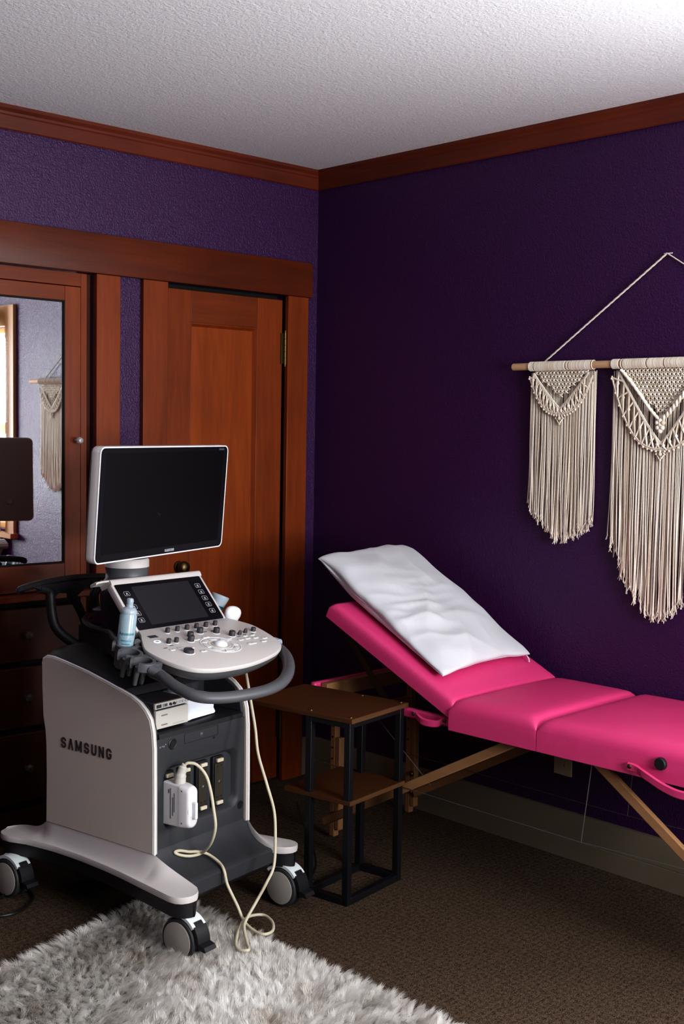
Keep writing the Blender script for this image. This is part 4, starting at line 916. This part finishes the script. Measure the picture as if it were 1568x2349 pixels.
# ratchet strut holding up the backrest
for x in (.030, TWD-.05):
    s_ = MB(); a = V((x, .565, .820)); b_ = V((x, .18, .585)); a = V((x, .50, .800)); b_ = V((x, .30, .585)); d = (b_-a).normalized()
    F_ = frame(a, V((1, 0, 0)), d, V((1, 0, 0)).cross(d)); L = (b_-a).length
    s_.xf = F_; s_.box(0, .004, 0, L, -.012, .012); s_.box(0, .018, 0, L, .010, .013)
    for k in range(7): s_.box(.003, .006, .04+k*.027, .052+k*.027, -.007, .004)
    s_.build('ratchet_strut', M['brass'], mt_, smooth=0)
# legs
def bar(name, a, b_, w_, t, mt, par=mt_, ax=V((1, 0, 0))):
    a = V(a); b_ = V(b_); d = (b_-a).normalized(); F_ = frame(a, ax, d, ax.cross(d)); mb = MB(F_); L = (b_-a).length
    mb.box(-t/2, t/2, 0, L, -w_/2, w_/2); return mb.build(name, M[mt], par, bevel=.003)
hy = .640
for x in (.135, .545):
    bar('leg', (x, hy, .012), (x, hy, .565), .024, .026, 'leg')
    l2 = bar('leg_extension', (x+.0, hy-.024, .04), (x+.0, hy-.024, .38), .022, .026, 'leg')
    for k in range(6): MB(TM_ if False else None).cyl((x-.0135, hy-.0, .30+.04*k), .0035, .003, 10, 'X').build('adjusting_hole', M['gap'], l2)
    for zz in (.17, .10): MB().sphere((x-.016, hy-.024, zz), .011, 12, 8).build('wing_nut', M['brass'], l2)
bar('cross_rail', (.14, hy+.01, .44), (.54, hy+.01, .44), .05, .02, 'leg', ax=V((0, 1, 0)))
for x in (.045, .53):
    bar('brace', (x+.0, .60, .095), (x, -.255, .560), .030, .018, 'legy')
    bar('brace', (x, -.50, .560), (x, -1.02, .20), .030, .018, 'legy')
for x in (.10, .52): bar('leg', (x, -1.06, .012), (x, -1.06, .565), .05, .030, 'leg')
# tension cables
tcb = MB()
for x, zc, kk in ((.035, .300, (-.48, -.48)), (.50, .245, (-.35, -.35))):
    tcb.tube([(x, .60, zc+.01), (x, kk[0], zc)], .0013, 6); tcb.tube([(x, kk[0], zc), (x, -1.05, zc+.02)], .0013, 6); tcb.tube([(x, kk[0]-.03, .55), (x, kk[0], zc)], .0016, 6)
tcb.tube([(.05, .42, .56), (.06, .12, .33)], .0013, 6); tcb.tube([(.45, .12, .56), (.45, -.05, .42)], .0013, 6)
tcb.build('tension_cable', M['steelc'], mt_)
# strap handles on the apron
def strap(name, pts, w_=.030):
    P = smoothpts(pts, 5); mb = MB(); rs = []
    for i, p in enumerate(P): rs.append([(p.x, p.y, p.z+w_/2), (p.x-.004, p.y, p.z+w_/2-.003), (p.x-.004, p.y, p.z-w_/2+.003), (p.x, p.y, p.z-w_/2), (p.x+.003, p.y, p.z-w_/2), (p.x+.003, p.y, p.z+w_/2)])
    mb.rings(rs); o = mb.build(name, M['pink'], mt_, smooth=50)
    for q in (P[2], P[-3]): MB().lathe([(0, -.009), (.004, -.008), (.007, -.005), (.007, -.003)], (q.x+.001, q.y, q.z+.002), 14, 'X').build('rivet', M['brass'], o)
    return o
strap('strap_handle', [(.020, .030, .566), (.018, .040, .566), (.010, .055, .556), (.005, .080, .552), (.005, .115, .553), (.012, .140, .560), (.019, .155, .564), (.020, .168, .565)], .024)
strap('strap_handle', [(-.012, -.655, .572), (-.014, -.68, .571), (-.026, -.72, .562), (-.036, -.78, .545), (-.042, -.84, .538), (-.036, -.92, .545), (-.022, -1.0, .562), (-.014, -1.03, .570), (-.012, -1.05, .572)], .024)
bt_ = MB(); bt_.lathe([(.015, -.012), (.017, -.010), (.0175, -.004), (.0175, .0)], (-.006, -.755, .600), 24, 'X'); bt_.build('plug_button', M['blk'], mt_)

# ------------------------------------------------------------------ pillow on the backrest
def pillow():
    # corners in backrest coordinates (x across, y up the slope), given for its mid plane
    c00 = V((.030, .095)); c10 = V((.520, .115)); c01 = V((.045, .770)); c11 = V((.520, .805))
    NU = 96; NV = 128; vs = []; fs = []
    rnd = random.Random(5)
    folds = []
    from mathutils import noise
    def pos(u, v, sgn):
        p = (c00*(1-u)*(1-v)+c10*u*(1-v)+c01*(1-u)*v+c11*u*v)
        a = 4*u*(1-u); b_ = 4*v*(1-v)
        # edges pull inward between the corners
        cu_ = (V((.28, .45))-p)
        p = p+cu_*(.075*(b_*(1-a)+a*(1-b_))*.8)
        th = (max(0, a)**.40)*(max(0, b_)**.44)
        z = .076*th*sgn*(1.0 if sgn > 0 else .50)
        if sgn > 0:
            w_ = noise.noise(V((u*2.6+.9*v, v*3.0-.4*u, 1.7)))*.020
            f1 = v*8.5+u*2.6+.9*noise.noise(V((u*2.2, v*2.5, 4.4)))
            r1 = (1-abs(noise.noise(V((f1, u*1.3, 3.3))))*2.6)*.0105*max(0, 1-u*1.15)**.7
            ph_ = (v+.30*u)*46+3.2*noise.noise(V((u*3, v*5, 6.6)))
            r2 = (1-2*abs(sin(ph_*.5))**.7)*.0065*math.exp(-((u-.20)/.24)**2)*math.exp(-((v-.36)/.20)**2)
            r3 = (1-abs(noise.noise(V((u*3.4-2.6*v, v*2.2+u, 9.1))))*3)*.0060
            z += (w_+r1+r2+r3-.006)*min(1, th*1.15)
            p = p+(p-V((.28, .45)))*(.16*th*(1-th)*4*.5)+V((noise.noise(V((v*5, 1, 2))), noise.noise(V((u*5, 3, 2)))))*.010*(1-th)
        else: z += noise.noise(V((u*4, v*7, 2)))*.004*th
        return p, z, th
    idx = {}
    for sgn in (1, -1):
        for i in range(NU+1):
            for j in range(NV+1):
                edge = i in (0, NU) or j in (0, NV)
                if sgn < 0 and edge: idx[(sgn, i, j)] = idx[(1, i, j)]; continue
                # finer spacing near the edges
                u = .5-.5*cos(pi*i/NU); v = .5-.5*cos(pi*j/NV)
                p, z, th_ = pos(u, v, sgn); yy = p.y; 
                # beyond the top end of the backrest the pillow droops a little
                mid = .078+.047*max(0, min(1, (yy-.25)/.5))**1.3; zz = mid+z if sgn > 0 else mid-min(mid-.0575, .050)*min(1, th_*1.6)
                idx[(sgn, i, j)] = len(vs); vs.append((p.x, yy, zz))
    for sgn in (1, -1):
        for i in range(NU):
            for j in range(NV):
                q = [idx[(sgn, i, j)], idx[(sgn, i+1, j)], idx[(sgn, i+1, j+1)], idx[(sgn, i, j+1)]]
                fs.append(tuple(q if sgn > 0 else q[::-1]))
    X = TM_ @ BX; mb = MB(Matrix.Identity(4)); mb.add(vs, fs); o = mb.build('pillow', M['cotton'], None, smooth=80)
    o.matrix_world = X
    # seam piping along the near side and a little zip tab
    e = MB(); per = [(0, j) for j in range(NV+1)]+[(i, NV) for i in range(1, NU+1)]+[(NU, j) for j in range(NV-1, -1, -1)]+[(i, 0) for i in range(NU-1, 0, -1)]
    e.tube([vs[idx[(1, i, j)]] for i, j in per], .0020, 5, loop=True); e.build('seam', M['cotton'], o)
    zt_ = MB(); zt_.tube([(.500, .112, .078), (.505, .100, .068), (.504, .094, .060)], [.0016, .0022, .0022], 6); zt_.build('zip_tab', M['cotton'], o)
    return tag(o, 'plump white cotton pillow resting on the raised pink backrest', 'pillow')
PLW = pillow()

# ------------------------------------------------------------------ wall outlet
ot = tag(empty('wall_outlet', (0, -1.335, .345)), 'ivory outlet plate low on the purple wall behind the massage table', 'outlet')
box('plate', M['outlet'], -.006, 0, -.038, .038, -.058, .058, ot, .002)
for dz in (-.022, .022):
    f_ = box('socket', M['outlet'], -.0075, -.005, -.016, .016, dz-.014, dz+.014, ot, .002)
    box('slot', M['gap'], -.0078, -.0072, -.008, -.006, dz-.003, dz+.006, f_, 0)

# ------------------------------------------------------------------ macrame wall hanging
mh_ = tag(empty('macrame_wall_hanging', (0, -1.70, 1.722)), 'cream macrame wall hanging of knotted rope panels on a pale wooden dowel', 'wall hanging')
DX = -.030; YC = -1.70; RZ = 1.722
def L(y, z, x=DX): return (x, y-YC, z-RZ)
dw = MB(); dw.tube([L(-1.087, RZ), L(-1.088, RZ), L(-1.6, RZ), L(-2.33, RZ)], [.010, .0125, .0125, .0125], 18); dw.build('dowel', M['dowel'], mh_)
hc = MB()
for (y0, y1) in ((-1.205, -1.686), (-2.215, -1.686)):
    P = [V(L(y0+(y1-y0)*t, RZ+.012+(2.072-RZ-.012)*t, -.012)) for t in [k/40 for k in range(41)]]
    for ph_ in (0, 2.1, 4.2): hc.tube([p+V((.0018*cos(k*1.3+ph_), .0018*sin(k*1.3+ph_), .0018*sin(k*1.3+ph_)*.5)) for k, p in enumerate(P)], .0017, 6)
hc.tube([L(-1.686+.015*cos(t), 2.072+.0, -.006) for t in (0, pi)], .002, 6)
for y in (-1.17, -1.20, -1.225): hc.tube([L(y+.002*cos(t), RZ+.0155*sin(t), DX+.0155*cos(t)) for t in [2*pi*k/16 for k in range(16)]], .0012, 5, loop=True)
hc.build('hanging_cord', M['rope'], mh_)
nl = MB(); nl.lathe([(.004, -.012), (.004, -.010), (.0015, -.009), (.0015, 0)], (0, -1.686-YC, 2.070-RZ), 10, 'X'); nl.build('nail', M['steel'], mh_)
def rope_panel(ya, yb, zbot, depth_tri, sw_in, sw_out, inner_rope=None, seed=1, pitch=.0040):
    rd = random.Random(seed); W = ya-yb; ym = (ya+yb)/2
    n = int(W/pitch)
    root = MB()   # lark's-head wraps round the dowel
    for i in range(n):
        if rd.random() < .07: continue
        y = ya-W*(i+.5)/n; root.tube([L(y+rd.uniform(-.0004, .0004), RZ+.0150*sin(t), DX+.0150*cos(t)) for t in [2*pi*k/14 for k in range(14)]], .0021, 6, loop=True)
    pn = root.build('rope_panel', M['rope'], mh_)
    fringe = MB()
    def strand(y, ztop, zend, x, slack=.003, r=.0019):
        m = 12; ph1, ph2 = rd.uniform(0, 6), rd.uniform(0, 6); a1 = rd.uniform(.3, 1)*slack; dr = rd.uniform(-1, 1)*.009*(ztop-zend)/.4; cl_ = .0026*sin((y-ya)*260)
        P = []
        for k in range(m+1):
            t = k/m; P.append(L(y+a1*t*sin(ph1+t*5)+dr*t*t+cl_*t, ztop+(zend-ztop)*t, x+.0025*t*sin(ph2+t*4)))
        fringe.tube(P, r, 5)
        for _ in range(3):   # frayed tip
            e = P[-1]; fringe.tube([(e[0], e[1], e[2]+.004), (e[0]+rd.uniform(-.002, .002), e[1]+rd.uniform(-.0035, .0035), e[2]-.006), (e[0]+rd.uniform(-.004, .004), e[1]+rd.uniform(-.007, .007), e[2]-.016-rd.uniform(0, .008))], [.0016, .0013, .0009], 4)
    tri = lambda y: RZ-.022-depth_tri*max(0, 1-abs(y-ym)/(W*.5*.80))
    def swag(y, a, b_, e=1.15):   # curve of the band: a at the sides, b_ in the middle
        t = min(1, abs(y-ym)/(W/2)); return b_+(a-b_)*(t**e)
    for layer, xx in ((0, -.012), (1, -.019), (2, -.026)):
        for i in range(n):
            y = ya-W*(i+rd.uniform(.2, .8))/n
            zt = (RZ-.018) if layer == 0 else (tri(y) if layer == 1 else swag(y, sw_in[0], sw_in[1])-.03)
            if layer == 0 and i % 2: continue
            if layer == 2 and i % 3 == 0: continue
            if layer == 1 and rd.random() < .25: continue
            ze = zbot(y)+rd.uniform(-.008, .014)+(.012*layer if layer < 2 else .0)
            spread = (y-ym)*.02
            strand(y+spread*(.5 if layer else 0), zt, ze, xx, slack=.0045)
    fo = fringe.build('fringe', M['rope'], pn, smooth=80); fo['kind'] = 'stuff'
    # knotted triangle: staggered square knots
    kt = MB(); p = .0150; rows = int(depth_tri/(p*.86))
    for r_ in range(rows+1):
        z = RZ-.024-r_*p*.86; hw = W*.5*.84*(1-r_/(rows+.5)); m = max(1, int(2*hw/p)); off = (r_ % 2)*.5
        for k in range(-m//2-1, m//2+2):
            y = ym+(k+off)*p
            if abs(y-ym) > hw: continue
            for s_ in (-1, 1): kt.tube([L(y+s_*.0064, z+.0060, -.026), L(y+s_*.0034, z+.0026, -.032), L(y-s_*.0030, z-.0026, -.032), L(y-s_*.0062, z-.0066, -.026)], .0026, 5)
    kt.build('knotted_triangle', M['rope'], pn, smooth=80)
    # lattice band swag: two border cords, crossing cords and knots between them
    sb = MB(); N = 48; top = []; bot = []
    for k in range(N+1):
        y = ya-.004-(W-.008)*k/N; t = abs(y-ym)/(W/2)
        top.append(V(L(y*.88+ym*.12, swag(y, RZ-.020, sw_in[1]), -.033))); bot.append(V(L(ym+(y-ym)*1.02, min(swag(y, sw_out[0], sw_out[1], 2.6), swag(y, sw_in[0], sw_in[1])-.012), -.034)))
    
    for dz_, dx_ in ((0, 0), (-.0055, -.001)): sb.tube([q+V((dx_, 0, dz_)) for q in top], .0029, 7); sb.tube([q+V((dx_, 0, -dz_)) for q in bot], .0029, 7)
    for k in range(0, N-3, 1):
        if k % 3 == 0:
            j = min(N, k+3)
            sb.tube([top[k], (top[k]+bot[j])/2+V((-.004, 0, 0)), bot[j]], .0033, 6); sb.tube([bot[k], (bot[k]+top[j])/2+V((-.003, 0, 0)), top[j]], .0033, 6)
            for f_ in (.5,):
                c = (top[k+1]+bot[k+2])/2; sb.sphere((c.x-.003, c.y, c.z), .0066, 9, 7, (.7, 1, 1))
        if k % 2 == 0:
            c = bot[k]; sb.sphere((c.x-.001, c.y, c.z-.003), .0046, 7, 5)
    # diamond at the lowest point
    cz = swag(ym, sw_out[0], sw_out[1])-.012; cy = ym
    D_ = [L(cy, cz+.020, -.034), L(cy+.015, cz, -.034), L(cy, cz-.020, -.034), L(cy-.015, cz, -.034)]
    sb.tube(D_, .0030, 6, loop=True); sb.sphere(L(cy, cz, -.034), .0072, 8, 6)
    for q in D_: sb.sphere(q, .0042, 7, 5)
    sb.build('knotted_band', M['rope'], pn, smooth=80)
    if inner_rope is not None:
        ir_ = MB(); zt, zb, hw = inner_rope; K = 40
        for s_ in (-1, 1):
            P = [V(L(ym+s_*hw*(1-t)*(1-.12*sin(pi*t)), zt+(zb-zt)*t-.012*sin(pi*t), -.038)) for t in [k/K for k in range(K+1)]]
            for ph_ in (0, pi): ir_.tube([q+V((.0045*cos(k*.95+ph_), .0045*sin(k*.95+ph_)*.8, .0045*sin(k*.95+ph_)*.5)) for k, q in enumerate(P)], .0045, 7)
        for (a, b_) in ((0, 0), (.010, .006), (-.010, .006), (.008, -.010), (-.008, -.010), (0, -.020), (0, .012)): ir_.sphere(L(ym+a, zb-.012+b_, -.040), .0085, 9, 7)
        ir_.build('twisted_rope', M['rope'], pn, smooth=80)
def zb1(y):
    t = (y+1.295)/.135
    return 1.128+.11*max(0, t)**1.1+.065*max(0, -t)**1.6+.0
rope_panel(-1.163, -1.432, zb1, .078, (RZ-.02, 1.577), (RZ-.030, 1.553), seed=3)
rope_panel(-1.507, -1.893, lambda y: .900+.255*(abs(y+1.70)/.193)**1.7, .150, (RZ-.02, 1.465), (RZ-.032, 1.440), inner_rope=(RZ-.02, 1.535, .155), seed=4)
rope_panel(-1.968, -2.237, lambda y: zb1(-3.40-y), .078, (RZ-.02, 1.577), (RZ-.030, 1.553), seed=5)

# ------------------------------------------------------------------ shag rug
RC = V((-1.30, -.755)); ra = V((-.905, -.235)).normalized(); rb_ = V((.045, -1.0)).normalized()
RWD, RLN = 1.35, 1.47
def rp(a, b_): q = RC+ra*a+rb_*b_; return q
ed = []
for k in range(60): t = k/60; ed.append(rp(RWD*t, 0.006*sin(9*t*3)))
for k in range(60): t = k/60; ed.append(rp(RWD+.008*sin(8*t*3), RLN*t))
for k in range(60): t = k/60; ed.append(rp(RWD*(1-t), RLN+.008*sin(9*t*3)))
for k in range(60): t = k/60; ed.append(rp(.010*sin(11*t*3), RLN*(1-t)))
rg_ = MB(Matrix.Translation((0, 0, 0))); rg_.prism([(p.x, p.y) for p in ed][::-1], .0005, .010)
rug = rg_.build('shag_rug', M['rugbase'], None, smooth=0); tag(rug, 'fluffy white shag rug on the brown carpet under the front wheel', 'rug')
def fur(N, seedn, region, Ls, wd, cell=.0145):
    g = np.random.default_rng(seedn); a = g.uniform(region[0], region[1], N); b_ = g.uniform(region[2], region[3], N)
    # each strand joins a clump: jittered grid centres
    ci = np.floor(a/cell).astype(int); cj = np.floor(b_/cell+.5*(ci % 2)).astype(int); key = ci*4096+cj
    uq, inv = np.unique(key, return_inverse=True); K = len(uq)
    cx0 = (uq//4096+.5+g.uniform(-.45, .45, K))*cell; cy0 = (uq % 4096+.5-.5*((uq//4096) % 2)+g.uniform(-.45, .45, K))*cell
    wx = RC.x+ra.x*cx0+rb_.x*cy0; wy = RC.y+ra.y*cx0+rb_.y*cy0
    cang = -.9+.9*np.sin(wx*4.1+1.3*np.sin(wy*3.3))+.8*np.sin(wy*6.7-wx*3.1)+g.normal(0, .60, K); ct = np.clip(g.normal(.85, .18, K), .35, 1.15); cl = g.uniform(.75, 1.15, K)
    x = RC.x+ra.x*a+rb_.x*b_; y = RC.y+ra.y*a+rb_.y*b_
    ang = cang[inv]+g.normal(0, .22, N); tilt = ct[inv]+g.normal(0, .10, N); Lh = Ls*cl[inv]*g.uniform(.72, 1.1, N)
    dx, dy = np.cos(ang), np.sin(ang)
    for (d, o_) in ((a, -ra), (b_, -rb_)):
        k = np.clip(1-d/.045, 0, 1); dx = dx+o_.x*k*1.6; dy = dy+o_.y*k*1.6
    nn = np.sqrt(dx*dx+dy*dy); dx /= nn; dy /= nn
    pullx = (wx[inv]-x); pully = (wy[inv]-y); pm = g.uniform(.15, .65, N)
    far = np.sqrt(pullx**2+pully**2); pm = np.where(far > cell*1.6, 0, pm)
    sx, sy = -dy, dx; ww = g.uniform(.6, 1.2, N)*wd; kink = g.normal(0, .0022, N)
    segs = []
    for k, (t, wk) in enumerate(((0, 1), (.35, .95), (.7, .7), (1, 0))):
        r = Lh*np.sin(np.clip(tilt, 0, 1.2))*t**1.4; pz = .008+Lh*t*np.cos(np.clip(tilt, 0, 1.2)*t**.5)*.85
        px = x+dx*r+pullx*pm*t**1.3+sx*kink*np.sin(t*5); py = y+dy*r+pully*pm*t**1.3+sy*kink*np.sin(t*5)
        if wk: segs.append(np.stack([px-sx*ww*wk, py-sy*ww*wk, pz], 1)); segs.append(np.stack([px+sx*ww*wk, py+sy*ww*wk, pz], 1))
        else: segs.append(np.stack([px, py, pz], 1))
    vv = np.stack(segs, 1).reshape(-1, 3); base = np.arange(N)*7
    q1 = np.stack([base, base+1, base+3, base+2], 1); q2 = np.stack([base+2, base+3, base+5, base+4], 1); t3 = np.stack([base+4, base+5, base+6], 1)
    loops = np.concatenate([np.concatenate([q1, q2], 1), t3], 1).reshape(-1)
    starts = (np.arange(N)[:, None]*11+np.array([0, 4, 8])).reshape(-1)
    me = bpy.data.meshes.new('pile'); me.vertices.add(len(vv)); me.vertices.foreach_set('co', vv.astype(np.float32).ravel())
    me.loops.add(len(loops)); me.loops.foreach_set('vertex_index', loops.astype(np.int32)); me.polygons.add(len(starts)); me.polygons.foreach_set('loop_start', starts.astype(np.int32))
    me.update(calc_edges=True); me.validate(); me.materials.append(M['fur']); me.polygons.foreach_set('use_smooth', [True]*len(me.polygons))
    o = bpy.data.objects.new('pile', me); COL.objects.link(o); o.parent = rug; o['kind'] = 'stuff'; return o
fur(400000, 11, (.0, 1.35, 0, 1.47), .044, .00056)

# ------------------------------------------------------------------ lights and camera
def area(name, loc, target, sx, sy, power, col, spread=180):
    l = bpy.data.lights.new(name, 'AREA'); l.shape = 'RECTANGLE'; l.size = sx; l.size_y = sy; l.energy = power; l.color = col; l.spread = radians(spread)
    o = bpy.data.objects.new(name, l); COL.objects.link(o); o.location = loc
    d = (V(target)-V(loc)).normalized(); o.rotation_euler = d.to_track_quat('-Z', 'Y').to_euler(); return o
area('daylight_back_window', ((SW[0]+SW[1])/2, YS-.10, (SW[2]+SW[3])/2), ((SW[0]+SW[1])/2, 0, (SW[2]+SW[3])/2+1.0*1.6), SW[1]-SW[0], SW[3]-SW[2], 178, (.93, .965, 1))
area('daylight_right_window', (.10, (EW[0]+EW[1])/2, (EW[2]+EW[3])/2), (-3, (EW[0]+EW[1])/2, (EW[2]+EW[3])/2+1.0), EW[1]-EW[0], EW[3]-EW[2], 150, (.93, .965, 1))
w = bpy.data.worlds.new('World'); bpy.context.scene.world = w; w.use_nodes = True
nt = w.node_tree; bg = nt.nodes['Background']; bg.inputs['Color'].default_value = (.75, .85, 1, 1); bg.inputs['Strength'].default_value = 1.6

cam = bpy.data.cameras.new('Camera'); co_ = bpy.data.objects.new('Camera', cam); COL.objects.link(co_)
cam.sensor_fit = 'VERTICAL'; cam.sensor_height = 36; cam.lens = 2777.18/2349*36; cam.clip_start = .02
yaw, pitch, roll = radians(46.6195), radians(4.04269), radians(.97301)
fw = V((cos(yaw)*cos(pitch), sin(yaw)*cos(pitch), -sin(pitch))); rt = V((sin(yaw), -cos(yaw), 0)); u0 = rt.cross(fw)
r2 = rt*cos(roll)+u0*sin(roll); u2 = -rt*sin(roll)+u0*cos(roll)
co_.matrix_world = frame((-3.4610, -3.8386, 1.5), r2, u2, -fw)
sc = bpy.context.scene; sc.camera = co_
sc.view_settings.view_transform = 'Standard'; sc.view_settings.look = 'Medium High Contrast'; sc.view_settings.exposure = 0.0
sc.cycles.use_denoising = True; sc.cycles.max_bounces = 8; sc.cycles.sample_clamp_indirect = 6
try: sc.cycles.denoiser = 'OPENIMAGEDENOISE'
except Exception: pass
